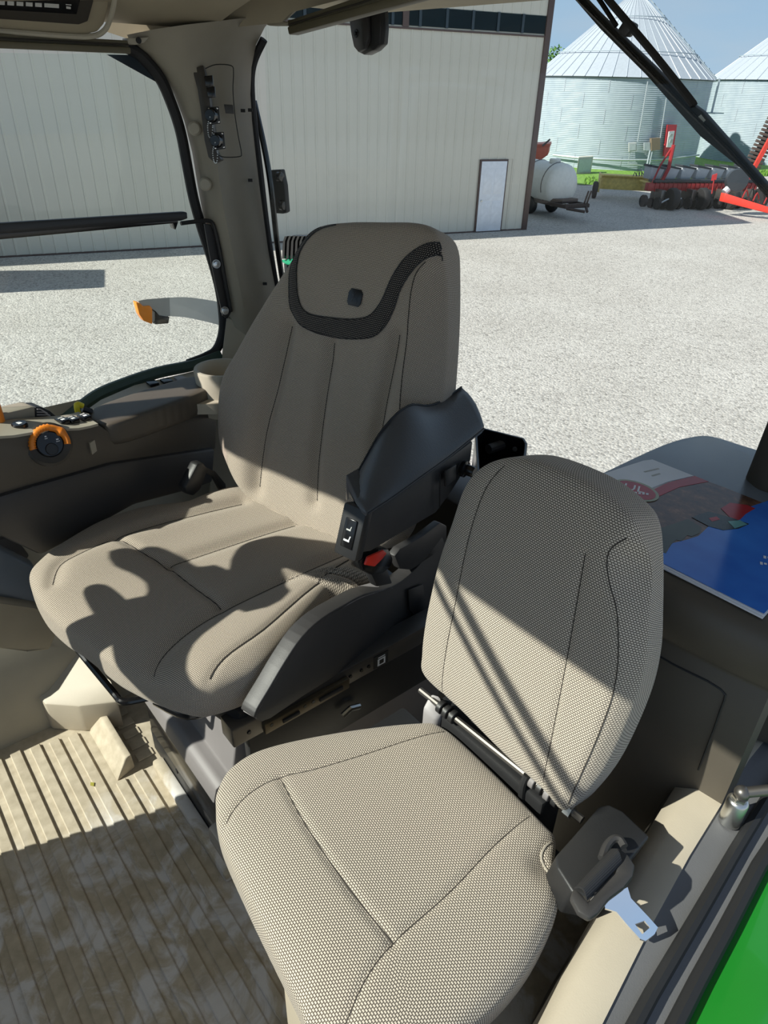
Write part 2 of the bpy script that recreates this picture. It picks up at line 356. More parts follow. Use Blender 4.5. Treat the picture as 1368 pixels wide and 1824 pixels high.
# ---- right rear pillar, lofted from its outline
L = [(226, 62), (236, 82), (262, 100), (288, 130), (310, 168), (328, 215), (342, 270), (352, 330), (362, 385), (378, 440), (392, 500), (400, 560), (404, 610), (398, 660)]
Mi = [(330, 44), (330, 66), (338, 95), (350, 125), (362, 165), (374, 215), (384, 270), (392, 330), (402, 390), (412, 440), (425, 500), (436, 560), (446, 610), (450, 660)]
Rr = [(492, 26), (472, 48), (456, 80), (448, 120), (446, 168), (449, 215), (455, 270), (462, 330), (470, 390), (477, 440), (488, 500), (500, 560), (510, 610), (518, 660)]
rows = []
for (a, b, c2) in zip(L, Mi, Rr):
    p, q, r = onx(*a, 1.95), onx(*b, 1.87), hit(*c2, V(1.93, -1.16, 0), nrm(V(.45, -.9, 0)))
    m1 = (p+q)/2+V(-.012, .01, 0); m3 = (q+r)/2+V(-.018, .004, 0)
    out1, out2 = r+ray(*c2)*.08, p+ray(*a)*.08
    rows.append([p, m1, q, m3, r, out1, out2])
pil = MB().loft(rows, True, True)
pillar = struct(pil, 'trim_7', m_taupe, smooth=60)
# fittings recessed in the pillar
pn = nrm(V(-.75, .55, .1)); pf = Fr(onx(385, 200, 1.87)+pn*.028, nrm(np.cross(UP, pn)), nrm(np.cross(pn, nrm(np.cross(UP, pn)))), pn)
def ppx(x, y, z=0.0): q = pf.px(x, y, z); return pf.w(q[0], q[1], z)
rec = [ppx(*p, .006) for p in [(342, 122), (362, 116), (368, 140), (374, 180), (380, 225), (385, 270), (394, 284), (382, 290), (371, 280), (364, 250), (358, 200), (352, 160)]]
MB().prism(rec, -pn*.05, .002).build('recess', m_brnd, pillar)
for i, (x, y) in enumerate(((372, 145), (376, 165))):
    MB().prism([ppx(x-8, y-9, .006), ppx(x+7, y-11, .006), ppx(x+9, y+9, .006), ppx(x-5, y+10, .006)], pn*.006, .002, 2).build('rocker_switch', m_blkg, pillar)
for (x, y) in ((378, 206), (387, 251)):
    q = ppx(x, y, .006)
    sk = MB().prism([ppx(x-9, y-15, .006), ppx(x+12, y-16, .006), ppx(x+15, y+14, .006), ppx(x-6, y+17, .006)], pn*.004, .001).build('socket_plate', m_blk, pillar)
    cf = nrm(pn+V(-.25, .35, 0)); MB().lathe([(.0, .022), (.012, .022), (.014, .018), (.014, .004), (.016, .0)], q+pn*.005, cf, 20).build('socket_cap', m_blkg, sk)
    for dx, dy in ((-6, -12), (9, -13), (12, 11), (-3, 13)): MB().lathe([(.0, .003), (.0022, .002), (.0025, 0)], ppx(x+dx, y+dy, .010), pn, 10).build('screw', m_chrome, sk)
    ch = MB(); pts = spl([q+cf*.026+V(-.002, 0, -.004), ppx(x-8, y+18, .02), ppx(x-6, y+36, .018), ppx(x-1, y+38, .016), ppx(x+1, y+18, .014)], 5)
    for t in pts: ch.lathe([(.0, .0018), (.0016, .0008), (.0016, -.0008), (.0, -.0018)], t, UP, 6)
    ch.build('bead_chain', m_steel, sk)
MB().prism([ppx(399, 186, .008), ppx(415, 187, .008), ppx(417, 203, .008), ppx(402, 202, .008)], pn*.003, .0008).build('latch_tab', m_char, pillar)
gl = [ppx(*p, .010) for p in spl([(366, 122), (385, 115), (412, 117), (416, 130), (415, 160), (418, 200), (424, 240), (430, 272), (426, 279), (400, 280), (388, 276)], 4)]
MB().tube(gl, .0012, 5).build('panel_gap', m_rub, pillar)
pw_ = nrm(V(-.9, -.2, .1))
for (x, y) in ((347, 229), (366, 328)):
    q = onx(x, y, 1.895); MB().lathe([(.0, .010), (.012, .010), (.016, .006), (.017, 0)], q, nrm(V(-.9, .5, .1)), 24).build('plug_button', m_bage, pillar)
for (x, y) in ((433, 197), (446, 196), (434, 322), (446, 321), (459, 507), (472, 505)):
    q = hit(x, y, V(1.885, -1.10, 0), nrm(V(.55, -.83, 0))); f2 = nrm(V(-.8, .6, 0)); s2 = nrm(np.cross(UP, f2))
    MB().prism([q-s2*.006-UP*.004, q+s2*.006-UP*.004, q+s2*.006+UP*.004, q-s2*.006+UP*.004], f2*.004, 0).build('slot', m_rub, pillar)
# lower trim behind seat at the pillar's foot
rows = [[onx(404, 565, 1.92), onx(470, 600, 1.86), onx(520, 640, 1.84)], [onx(396, 640, 1.90), onx(450, 660, 1.82), onx(520, 700, 1.80)], [onx(380, 800, 1.80), onx(450, 800, 1.76), onx(520, 800, 1.74)], [onx(370, 920, 1.74), onx(450, 920, 1.70), onx(520, 900, 1.70)], [onx(400, 1000, 1.66), onx(450, 1000, 1.66), onx(520, 980, 1.66)]]
struct(MB().solid(rows, V(.04, -.02, 0)), 'trim_8', m_bage)

# ---- right side window
win1 = thing('window_1', (1.95, -.3, .8), None, None, kind='structure')
W1 = [(-160, 92), (120, 96), (235, 92), (262, 112), (288, 148), (308, 195), (322, 240), (334, 300), (344, 350), (358, 400), (374, 450), (388, 500), (396, 550), (398, 590), (388, 618), (370, 632), (340, 645), (250, 668), (180, 700), (100, 760), (-60, 860), (-260, 960), (-300, 300)]
wp = [onx(x, y, 1.955) for x, y in W1]
MB().prism(wp, V(.005, 0, 0), 0).build('pane', m_glass, win1)
sealp = [onx(x, y, 1.945) for x, y in spl([(225, 84), (250, 98), (284, 138), (306, 186), (322, 236), (334, 298), (344, 350), (358, 402), (374, 452), (388, 502), (396, 548), (397, 590), (386, 622), (366, 636), (335, 648)], 6)]
MB().tube(sealp, .014, 10).build('seal', m_rub, win1)
MB().tube([onx(x, y, 1.935) for x, y in spl([(392, 632), (345, 650), (280, 664), (220, 684), (170, 706), (120, 745), (60, 790), (-40, 850)], 5)], .017, 10).build('lower_frame', m_dgreen, win1)
MB().prism([onx(190, 97, 1.948), onx(238, 98, 1.948), onx(286, 142, 1.948), onx(296, 156, 1.948)], V(.004, 0, 0), 0).build('tint_corner', m_tint, win1)
# ---- curved rear window
win2 = thing('window_2', (1.1, -1.44, .62), None, None, kind='structure')
GP = spl([(1.955, -1.15), (1.80, -1.30), (1.55, -1.40), (1.1, -1.46), (.6, -1.46), (.32, -1.36), (.2, -1.24)], 6)
rows = [[P(p[0], p[1]-(z-.6)*.02, z) for p in GP] for z in (.58, .8, 1.0, 1.2, 1.4, 1.6, 1.74)]
MB().loft(rows).build('pane', m_glass, win2, smooth=60)
es = [hit(x, y, V(1.945, -1.17, 0), nrm(V(.5, -.87, 0))) for x, y in spl([(470, 70), (452, 110), (447, 150), (452, 220), (462, 300), (474, 400), (486, 480), (500, 560), (512, 640), (520, 700)], 5)]
MB().tube(es, .011, 8).build('seal', m_rub, win2)
es = [hit(x, y, V(1.945, -1.21, 0), nrm(V(.5, -.87, 0))) for x, y in spl([(452, 180), (470, 260), (482, 330), (493, 430), (503, 500)], 5)]
MB().tube(es, .009, 8).build('outer_frame', m_blkg, win2)
# windscreen ahead of the driver (behind the camera)
win3 = thing('window_3', (1.0, .55, .55), None, None, kind='structure')
MB().prism([P(.05, .58, .5), P(1.96, .58, -.05), P(1.96, .415, 1.82), P(.05, .415, 1.82)], V(0, .005, 0), 0).build('pane', m_glass, win3)

# hinge plates outside the rear window
hn = win2
HP = lambda x, y, d=0: hit(x, y, V(1.95-d*.2, -1.24+d, 0), nrm(V(.5, -.87, 0)))
MB().prism([HP(*p) for p in [(474, 318), (479, 303), (500, 302), (506, 330), (510, 378), (504, 381), (488, 380), (484, 345)]], nrm(V(.3, -.95, 0))*.02, .003, 2).build('hinge_plate', m_rub, hn)
for p in ((499, 315), (504, 366)):
    MB().lathe([(.0, .008), (.012, .007), (.015, .003), (.015, -.006)], HP(*p), nrm(V(-.95, -.3, 0)), 18).build('bolt_cap', m_blkg, hn)
lt = thing('window_latch', HP(655, 60), 'black rounded latch hanging at the top of the rear window', 'latch')
Q = lambda x, y: hit(x, y, V(1.5, -1.36, 0), EY)
MB().prism([Q(*p) for p in [(620, 20), (676, 15), (678, 50), (676, 78), (664, 90), (648, 98), (636, 92), (630, 70)]], V(.0, -.03, 0), .004, 2).build('latch_body', m_blk, lt)
MB().prism([Q(*p)+V(0, .012, 0) for p in [(626, 20), (660, 20), (662, 70), (656, 88), (644, 94), (636, 84), (631, 60)]], V(.0, -.012, 0), .004, 2).build('latch_cover', m_char, lt)
MB().lathe([(.0, .006), (.004, .006), (.004, .002), (.009, .002), (.010, 0)], Q(641, 60)+V(0, .012, 0), V(0, 1, 0), 20).build('pivot_pin', m_blkg, lt)

# ---- headliner, overhead console, roller blinds
hl = MB(); 
rows = []
for (x, z) in ((1.97, 1.66), (1.90, 1.665), (1.80, 1.69), (1.62, 1.73), (1.4, 1.74)): rows.append([P(x, yy, z) for yy in (.4, 0, -.5, -.85, -1.0)])
struct(MB().solid(rows, V(0, 0, .03)), 'trim_9', m_head)
# rounded corner cap above the pillar, from the blind to the rear rail
cap = [[hit(x, y, V(1.93, -1.0, 0), nrm(V(.8, -.6, 0))) for x, y in r] for r in (
    [(185, -60), (300, -60), (440, -60), (640, -60), (800, -60)], [(190, 20), (290, 15), (420, 5), (560, -10), (700, -25)], [(188, 56), (250, 62), (350, 48), (470, 30), (520, 22)], [(236, 72), (262, 70), (350, 56), (462, 44), (500, 40)])]
struct(MB().solid(cap, V(.05, -.05, .01)), 'trim_10', m_head, smooth=60)
oc = thing('overhead_console', onx(80, 30, 1.88), 'dark overhead console panel in the headliner above the right window', 'console')
cf_ = nrm(V(-.75, .2, -.62)); cfr = Fr(onx(100, 30, 1.86), nrm(np.cross(UP, cf_)), nrm(np.cross(cf_, np.cross(UP, cf_))), cf_)
cp = lambda x, y, z=0: cfr.w(*cfr.px(x, y, z)[:2], z)
MB().prism([cp(*p) for p in [(-90, -60), (196, -60), (197, -20), (192, 20), (186, 44), (174, 58), (150, 64), (100, 63), (0, 56), (-90, 50)]], -cf_*.03, .006, 2).build('surround', m_head, oc)
MB().tube([cp(*p, .004) for p in spl([(206, -40), (204, 0), (196, 34), (186, 54), (166, 64), (120, 64), (0, 55), (-90, 48)], 4)], .0055, 8).build('rim', m_bage, oc)
MB().prism([cp(*p, .003) for p in [(-90, -60), (172, -60), (166, 0), (156, 36), (140, 42), (0, 32), (-90, 25)]], cf_*.004, .003, 2).build('recess_frame', m_brnd, oc)
dp = MB().prism([cp(*p, .008) for p in [(-90, -60), (146, -60), (142, 0), (136, 24), (0, 16), (-90, 10)]], cf_*.003, .001).build('display', m_blkg, oc)
for i in range(7):
    x0 = -20+16.5*i; wdt = 12 if i < 6 else 26; y0 = 3+.055*(x0+20)
    MB().prism([cp(x0, y0-3, .0115), cp(x0+wdt, y0-3+.07*wdt, .0115), cp(x0+wdt, y0+4+.07*wdt, .0115), cp(x0, y0+4, .0115)], cf_*.0006, 0).build('display_mark', m_gprint, dp)
tx = MB(); MB().prism([cp(117, 7, .0115), cp(127, 8, .0115), cp(127, 9.5, .0115), cp(117, 8.5, .0115)], cf_*.0006, 0).build('display_mark', m_gprint, dp)
MB().prism([cp(118, 11, .0115), cp(126, 12, .0115), cp(126, 16, .0115), cp(118, 15, .0115)], cf_*.0006, 0).build('display_mark', m_gprint, dp)
m_blind = plain('olive_blind_cassette', (.115, .10, .06, 1), .55)
bl = thing('window_blind', onx(120, 80, 1.90), 'olive roller blind cassette along the top of the right window', 'blind')
for nme, pts, th, dx in (('cassette', [(-90, 54), (228, 72), (230, 86), (-90, 70)], .03, 0), ('hem_bar', [(-90, 68), (233, 84), (234, 96), (-90, 82)], .02, -.012)):
    MB().prism([onx(x, y, 1.90+dx) for x, y in pts], V(th, 0, 0), .003, 2).build(nme, m_blind, bl)
MB().tube([onx(-90, 63, 1.897), onx(229, 80, 1.897)], .0022, 6).build('groove_bead', m_brnd, bl)
MB().prism([onx(x, y, 1.905) for x, y in [(226, 68), (266, 66), (258, 76), (244, 80), (228, 79)]], V(.03, 0, 0), .002).build('end_bracket', m_bage, bl)
MB().lathe([(0, .003), (.006, .002), (.007, 0)], onx(247, 72, 1.904), V(-1, 0, 0), 14).build('bracket_screw', m_rub, bl)
b2 = thing('window_blind', hit(640, 30, V(1.5, -1.28, 0), EY), 'olive roller blind cassette slanting along the top of the rear window', 'blind')
Q2 = lambda x, y, d=0: hit(x, y, V(1.9, -1.17+d, 0), nrm(V(.12, -.99, 0)))
for nme, pts, d in (('cassette', [(511, 36), (520, 34), (830, -70), (830, -36), (514, 50)], 0), ('hem_bar', [(511, 48), (830, -42), (830, -24), (514, 62)], .01)):
    MB().prism([Q2(x, y, d) for x, y in pts], V(.0, -.03, 0), .003, 2).build(nme, m_blind, b2)
MB().tube([Q2(514, 44, .004), Q2(830, -52, .004)], .0022, 6).build('groove_bead', m_brnd, b2)
MB().prism([Q2(x, y) for x, y in [(456, 38), (478, 33), (512, 40), (510, 46), (480, 46)]], V(0, -.02, 0), .002).build('end_bracket', m_bage, b2)
MB().lathe([(0, .003), (.006, .002), (.008, 0)], Q2(471, 37, .004), V(0, 1, 0), 14).build('bracket_screw', m_rub, b2)

# ---- black accessory rail across the right window
rl = thing('accessory_rail', onx(390, 570, 1.90), 'black horizontal accessory rail on a bolted strap across the right window', 'rail')
MB().prism([onx(x, y, 1.90) for x, y in [(-120, 403), (322, 376), (329, 377), (330, 388), (318, 392), (-120, 424)]], V(-.016, 0, 0), .003, 2).build('rail_bar', m_blk, rl)
MB().prism([onx(x, y, 1.885) for x, y in [(-120, 419), (316, 389), (318, 396), (313, 410), (309, 398), (-120, 438)]], V(.03, 0, 0), .002).build('rail_lip', m_blkg, rl)
MB().tube([onx(x, y, 1.895) for x, y in spl([(322, 398), (345, 395), (368, 393), (378, 397), (383, 410), (390, 440), (401, 500), (411, 555)], 5)], .0055, 8).build('support_rod', m_blk, rl)
MB().prism([onx(x, y, 1.90) for x, y in [(364, 399), (376, 400), (384, 420), (412, 556), (405, 568), (397, 562), (384, 505), (373, 450)]], V(.006, 0, 0), .001).build('mounting_strap', m_char, rl)
for p in ((385, 470), (400, 553)): 
    b = MB().lathe([(0, .012), (.008, .011), (.0095, .006), (.0095, .004), (.012, .004), (.012, 0)], onx(*p, 1.898), V(-1, .25, .1), 16).build('bolt', m_steel, rl)

# ---- ledge under the glass with switches, cup holder
rows = [[onz(x, y, .80) for x, y in r] for r in ([(392, 640), (350, 660), (300, 672), (240, 686), (180, 712), (120, 755)], [(420, 720), (380, 720), (320, 720), (260, 730), (200, 760), (160, 790)])]
lg = struct(MB().solid(rows, V(.0, 0, -.03)), 'trim_11', m_bage)
for i, (x, y) in enumerate(((272, 685), (297, 681), (322, 677))):
    q = onz(x, y, .802); MB().box(q-V(.018, .014, 0), q+V(.018, .014, .008), .003, 2).build('ledge_switch', m_blkg if i != 2 else m_lgrey, lg)
cu = onz(394, 654, .87); ch = thing('cup_holder', cu-V(0, 0, .1), 'khaki plastic cup holder behind the right-hand console', 'cup holder')
MB().lathe([(.055, -.13), (.066, -.13), (.076, -.006), (.074, .0), (.066, .0), (.062, -.006), (.056, -.12), (0, -.12)], cu, UP, 36, cap=False).build('cup', m_bage, ch)
MB().prism([onz(425, 655, .855), onz(470, 640, .855), onz(470, 690, .855), onz(430, 690, .855)], V(0, 0, -.09), .006, 2).build('mount', m_bage, ch)
MB().prism([cu+V(-.022, -.052, -.006), cu+V(.005, -.052, -.006), cu+V(.005, -.046, -.07), cu+V(-.02, -.046, -.07)], V(0, .004, 0), 0).build('side_notch', m_brnd, ch)

# ---- right-hand control console (turns with the seat)
SA = math.radians(14); sr = V(math.cos(SA), math.sin(SA), 0); sf = V(-math.sin(SA), math.cos(SA), 0)
SO = V(1.257, -.772, .62); DS = Fr(SO, sr, sf, UP)
def side(Sv): return Fr(DS.w(Sv, 0, 0), sf, UP, np.cross(sf, UP))       # vertical plane along the seat at sideways offset Sv
cs = thing('control_console', DS.w(.49, .2, -.1), 'dark brown control console with orange dial on the driver\'s right', 'console')
h = side(.43); hp = lambda x, y, z=0: h.w(*h.px(x, y, z)[:2], z)
btop = [(-80, 784), (-20, 780), (24, 777), (60, 771), (118, 765), (140, 764), (160, 760), (174, 756)]
body = btop+[(200, 772), (215, 776), (300, 754), (384, 728), (386, 760), (384, 800), (200, 828), (60, 868), (-80, 912)]
MB().prism([hp(*p) for p in body], sr*.10, .004, 2).build('upper_body', m_brn, cs)
r0_ = [hp(*p) for p in btop]
MB().solid([[p+UP*.003-sr*.002 for p in r0_], [p+UP*.006+sr*.03 for p in r0_], [p+UP*.012+sr*.075 for p in r0_]], UP*-.006).build('deck', m_bage, cs)
low = [(-80, 908), (60, 866), (200, 826), (384, 798), (380, 860), (345, 872), (240, 900), (150, 950), (75, 990), (-10, 950), (-80, 925)]
MB().prism([hp(*p, -.012) for p in low], sr*.14, .010, 2).build('lower_shroud', m_char, cs)
MB().tube([hp(*p, .0035) for p in spl([(-40, 862), (40, 850), (75, 860), (95, 835), (60, 800), (30, 790), (-40, 792)], 5)], .0012, 5).build('panel_gap', m_rub, cs)
# armrest pad
pad = [(.19, .425), (.205, .47), (.20, .51), (.16, .545), (.06, .55), (-.06, .545), (-.14, .535), (-.185, .505), (-.19, .47), (-.17, .43), (-.10, .418), (.04, .412)]
pt = [V(b_, a_, 0) for a_, b_ in pad]
pc = Cushion(Fr(DS.w(0, 0, .185), sr, sf, UP), [(q[0], q[1]) for q in spl([(b, a) for a, b in pad], 6, True)], (.48, .01), .026, .045, m=7, NA=120, NR=24)
mbp = pc.mesh(); mbp.uv = None; mbp.build('armrest_pad', m_brn, cs, smooth=60)
# buttons on the deck, vent and cover behind it
dq = lambda x, y, S_=.47: side(S_).w(*side(S_).px(x, y)[:2], 0)
for i, (x, y) in enumerate(((112, 757), (130, 755), (151, 750))):
    q = dq(x, y)+UP*.012; fq = Fr(q, sr, sf, UP); b = MB().fbox(fq, (-.016, -.011, -.012), (.014, .011, .004), .002, 2).build('push_button', m_blkg, cs)
    MB().fbox(fq, (-.010, -.004, .0042), (-.002, .004, .0048)).build('button_mark', m_white, b); MB().fbox(fq, (.003, -.006, .0042), (.008, .005, .0048)).build('button_mark', m_gprint, b)
q = dq(35, 757); b = MB().lathe([(.017, -.012), (.017, .003), (.0145, .005), (0, .005)], q, UP, 24).build('round_button', m_blkg, cs); MB().fbox(Fr(q, sr, sf, UP), (-.007, -.004, .0052), (.007, .004, .0058)).build('button_mark', m_white, b)
v5 = side(.51); vq = lambda x, y, d=0: v5.w(*v5.px(x, y, d)[:2], d)
MB().prism([vq(*p) for p in [(-80, 752), (5, 737), (56, 725), (63, 725), (64, 748), (-80, 765)]], sr*.05, .004, 2).build('front_cover', m_taupe, cs)
vt = MB().prism([vq(*p) for p in [(63, 725), (74, 725), (90, 732), (106, 746), (100, 750), (64, 748)]], sr*.045, .003, 2).build('vent', m_blk, cs)
for i in range(4): MB().tube([vq(66, 729+5*i, -.003), vq(72+6*i, 729+5*i, -.003), vq(84+5*i, 736+4*i, -.003)], .0016, 6).build('vent_slat', m_lgrey, vt)
# orange dial
dn = nrm(-sr*.80+UP*.38+sf*.2); do = h.w(*h.px(85, 790, .0)[:2], .0)-sr*.006; df = Fr(do, nrm(np.cross(UP, dn)), nrm(np.cross(dn, np.cross(UP, dn))), dn)
dial = MB().lathe([(.0, .010), (.027, .010), (.030, .006), (.030, .0)], do, dn, 36).build('dial_face', m_blkg, cs)
rr = []
for k in range(41):
    a = math.radians(-15+200*k/40); w_ = .0075+(.0035*math.exp(-((k-10)/2.2)**2))
    e1, e2 = df.a[0]*math.cos(a)+df.a[1]*math.sin(a), dn
    rr.append([do+e1*(.0365+w_*math.cos(t)+(.002 if k % 2 and k > 18 else 0))+e2*(.012+(w_+.003)*math.sin(t)) for t in [2*math.pi*j/10 for j in range(10)]])
MB().loft(rr, True, True).build('throttle_ring', m_org, dial, smooth=50)
for (u, v, s_) in ((-.004, .016, .5), (.018, .004, .7), (0, -.016, .6)):
    MB().fbox(df, (u-.006*s_, v-.003, .0102), (u+.006*s_, v-.0015, .0108)).build('dial_mark', m_white, dial); MB().fbox(df, (u-.004*s_, v+.001, .0102), (u+.004*s_, v+.004, .0108)).build('dial_mark', m_white, dial)
MB().lathe([(.0, .013), (.0125, .013), (.014, .010)], do-df.a[1]*.012, dn, 20).build('dial_button', m_blk, dial)
MB().lathe([(.050, -.010), (.050, .002), (.044, .006), (.032, .003), (0, .002)], do, dn, 36).build('dial_well', m_brnd, cs)
q = dq(139, 736, .53); MB().tube(spl([q+V(0, 0, -.01), q+V(0, 0, .015), q+V(.004, -.004, .022), q+V(.004, -.016, .014)], 4), .007, 10).build('yellow_lever', m_yel, cs)
MB().tube([q+V(.006, -.014, .006), q+V(.004, -.034, -.006)], .008, 8).build('lever_boot', m_blk, cs)
j = dq(-9, 735, .51); MB().tube(spl([j+V(0, 0, -.05), j+V(.002, 0, 0), j+V(0, .002, .045)], 5), .016, 14, rs=None).build('joystick', m_org, cs)
MB().lathe([(.022, 0), (.02, .012), (.016, .02), (0, .02)], j+V(0, 0, -.065), UP, 20).build('joystick_boot', m_blk, cs)
# belt buckle stalk on the far side of the driver's seat
bk = thing('belt_buckle', DS.w(.3, -.02, .0), 'black seat belt guide between driver backrest and console', 'belt guide')
g = side(.30); gp = lambda x, y, z=0: g.w(*g.px(x, y, z)[:2], z)
MB().prism([gp(*p) for p in [(330, 868), (352, 826), (362, 824), (372, 836), (358, 872), (345, 884), (332, 880)]], sr*.03, .006, 2).build('guide_shell', m_blk, bk)
MB().prism([gp(*p, .01) for p in [(366, 832), (384, 840), (402, 862), (404, 876), (394, 876), (380, 850), (366, 842)]], sr*.012, .002).build('stalk', m_rub, bk)

# ================================================================== DRIVER'S SEAT
ds = thing('driver_seat', V(1.16, -.6, 0), 'tan cloth driver seat with tall backrest and padded black armrest', 'seat')
# cushion
cfr = Fr(DS.w(0, 0, -.06), sr, sf, UP)
def lp(fr, pts): return [fr.px(x, y, z)[:2] for x, y, z in pts]
out = lp(cfr, [(330, 885, .055), (260, 893, .05), (180, 920, .045), (110, 962, .04), (72, 1005, .02), (56, 1045, .0), (75, 1092, .0), (110, 1133, -.01), (139, 1152, -.01), (160, 1168, -.01), (205, 1204, -.01), (234, 1222, -.012), (270, 1241, -.015), (329, 1261, -.015), (368, 1264, -.015), (430, 1245, -.015), (476, 1215, -.01), (520, 1160, -.0), (565, 1105, .0), (612, 1050, .01)])
out = out+[V(-.29, .10), V(-.25, .0), V(-.22, -.07), V(0, -.09), V(.24, -.07), V(.30, .02)]
zs = .055
def ln(fr, pts, z): return [fr.px(x, y, z)[:2] for x, y in pts]
s_r = ln(cfr, spl([(430, 893), (330, 922), (204, 960), (140, 985), (106, 1004), (92, 1035)], 4), zs)
s_m = ln(cfr, spl([(525, 925), (450, 949), (302, 1000)], 4), zs)
s_l = ln(cfr, spl([(650, 972), (520, 1025), (400, 1080), (335, 1118), (285, 1160), (268, 1195), (268, 1235)], 4), zs)
s_x = ln(cfr, [(204, 962), (300, 1005), (392, 1075)], zs)
s_e = ln(cfr, spl([(640, 1000), (560, 1058), (470, 1140), (400, 1190), (370, 1225), (366, 1245)], 4), .035)
s_er = [V(.205, -.0), V(.17, .0), V(.0, .03), V(-.17, .0), V(-.205, -.0)]
def cfn(P):
    x, y = P[:, 0], P[:, 1]
    return .012*np.exp(-((np.abs(x-.02)-.24)/.07)**2)-.010*np.exp(-((x-.02)/.14)**2)-.02*np.clip((y-.40)/.2, 0, 1)**2
cush = Cushion(cfr, spl(out, 8, True), (.02, .26), .06, .065, m=5, seams=[(s_r, .014, .020), (s_m, .013, .018), (s_l, .014, .020), (s_x, .008, .011), (s_e, .004, .007)], fn=cfn, NA=320, NR=100)
co = cush.mesh().build('seat_cushion', m_drv, ds, smooth=70)
for sline in (s_r, s_m, s_l, s_x): cush.seam_tube(sline, .0011, .0002).build('seam', m_seam, co)
cush.seam_tube(s_e, .0018, .0006).build('piping', m_seam, co)
# backrest
rho = math.radians(20); bb = -sf*math.sin(rho)+UP*math.cos(rho); bn = sf*math.cos(rho)+UP*math.sin(rho)
bfr = Fr(SO-bn*.065, sr, bb, bn)
out = lp(bfr, [(408, 822, .03), (392, 782, .035), (388, 722, .04), (396, 672, .04), (420, 624, .045), (450, 572, .045), (488, 512, .045), (519, 466, .045), (549, 424, .035), (582, 406, .02), (640, 401, .01), (700, 401, .01), (755, 404, .0), (790, 415, -.01), (810, 440, -.02), (817, 490, -.03), (816, 580, -.03), (809, 690, -.03), (795, 760, -.02), (755, 850, -.01)])
out = out+[V(-.27, .06), V(-.22, .0), V(-.1, -.03), V(0, -.03), V(.12, -.03), V(.205, .0)]
zf = .055
b_l = ln(bfr, spl([(455, 868), (470, 770), (490, 690), (506, 615), (514, 580)], 4), zf)
b_c = ln(bfr, spl([(556, 893), (560, 820), (572, 720), (590, 610)], 4), zf)
b_r = ln(bfr, spl([(655, 930), (672, 800), (690, 690), (700, 640), (708, 596)], 4), zf)
b_r2 = ln(bfr, spl([(722, 730), (724, 660), (734, 560), (745, 495), (762, 468)], 4), zf)
u_in = spl([(598, 400), (566, 412), (540, 450), (536, 500), (540, 540), (556, 560), (600, 568), (640, 570), (668, 562), (690, 535), (708, 495), (730, 462), (760, 438), (794, 425)], 4)
u_out = spl([(570, 404), (549, 420), (524, 462), (520, 515), (524, 560), (545, 584), (590, 600), (640, 604), (676, 596), (704, 560), (722, 515), (744, 480), (768, 458), (799, 442)], 4)
u_i = ln(bfr, u_in, zf); u_o = ln(bfr, u_out, zf)
_s = sorted([(q[1], q[0]) for q in b_r2]); SY = np.array([q[0] for q in _s]); SX = np.array([q[1] for q in _s])
def bfn(P):
    x, y = P[:, 0], P[:, 1]
    return .018*np.exp(-((np.abs(x)-.23)/.06)**2)*np.clip((.55-y)/.2, 0, 1)-.012*np.exp(-(x/.16)**2)*np.clip((.5-y)/.1, 0, 1)+.010*np.clip((y-.48)/.1, 0, 1)-.55*np.clip(np.interp(y, SY, SX)-x, 0, .2)
back = Cushion(bfr, spl(out, 8, True), (0, .34), .065, .07, m=6, seams=[(b_l, .024, .024), (b_c, .017, .020), (b_r, .022, .022), (u_o, .003, .008)], fn=bfn, NA=320, NR=100)
bo = back.mesh().build('backrest', m_drv, ds, smooth=70)
for sline in (b_l, b_c, b_r, b_r2): back.seam_tube(sline, .0012, .0002).build('seam', m_seam, bo)
def keep(c_, L, lim=.992):
    o = []
    for q in L:
        d = np.array(q)-c_.c; r = np.hypot(*d); R_ = float(c_.R(math.atan2(d[1], d[0]))); o.append(c_.c+d*min(1, lim*R_/r))
    return o
u_i = keep(back, u_i); u_o = keep(back, u_o)
rows = []; uv = []
for a, b in zip(u_i, u_o):
    row = [a+(b-a)*t for t in np.linspace(0, 1, 7)]; rows.append(back.on(row, .0022)); uv += row
band = MB().loft(rows); band.uv = uv; band.build('dark_band', m_band, bo, smooth=70, label='black dotted mesh band around the head area')
back.seam_tube(u_i, .0016, .002, 1.0).build('piping', m_pipe, bo); back.seam_tube(u_o, .0014, .002, 1.0).build('piping', m_pipe, bo)
# embossed badge on the headrest
e = bfr.px(641, 533, zf)[:2]; ez = back.h(e)[0]; ef = Fr(bfr.w(e[0], e[1], ez+.001), sr*-1, bb, bn)
bdg = MB().prism([ef.w(x, y) for x, y in [(1.25*a_, 1.15*b_) for a_, b_ in [(-.011, -.016), (.011, -.016), (.0155, -.010), (.016, .010), (.011, .017), (-.011, .017), (-.016, .010), (-.0155, -.010)]]], bn*.0025, .001, 2).build('badge', plain('badge_navy', (.008, .009, .012, 1), .35), bo, label='small dark shield badge with an embossed leaping animal mark')
mk = MB()
for pts in ([(-.006, .011), (-.004, .004), (-.005, -.002), (-.001, -.004), (.005, -.002), (.007, .003)], [(.005, -.002), (.009, -.008), (.007, -.011)], [(-.005, -.002), (-.008, -.009)], [(-.004, .004), (-.008, .007)], [(.000, .012), (-.004, .005)]):
    mk.tube([ef.w(x, y, .0026) for x, y in pts], .0008, 5)
mk.build('badge_mark', plain('badge_mark', (.03, .033, .04, 1), .3), bdg)
# back shell behind the backrest
MB().prism([bfr.w(x, y, -.075) for x, y in [(-.24, .02), (.24, .02), (.28, .2), (.24, .45), (.16, .64), (-.16, .64), (-.24, .45), (-.28, .2)]], bn*.03, .012, 2).build('back_shell', m_blk, ds)
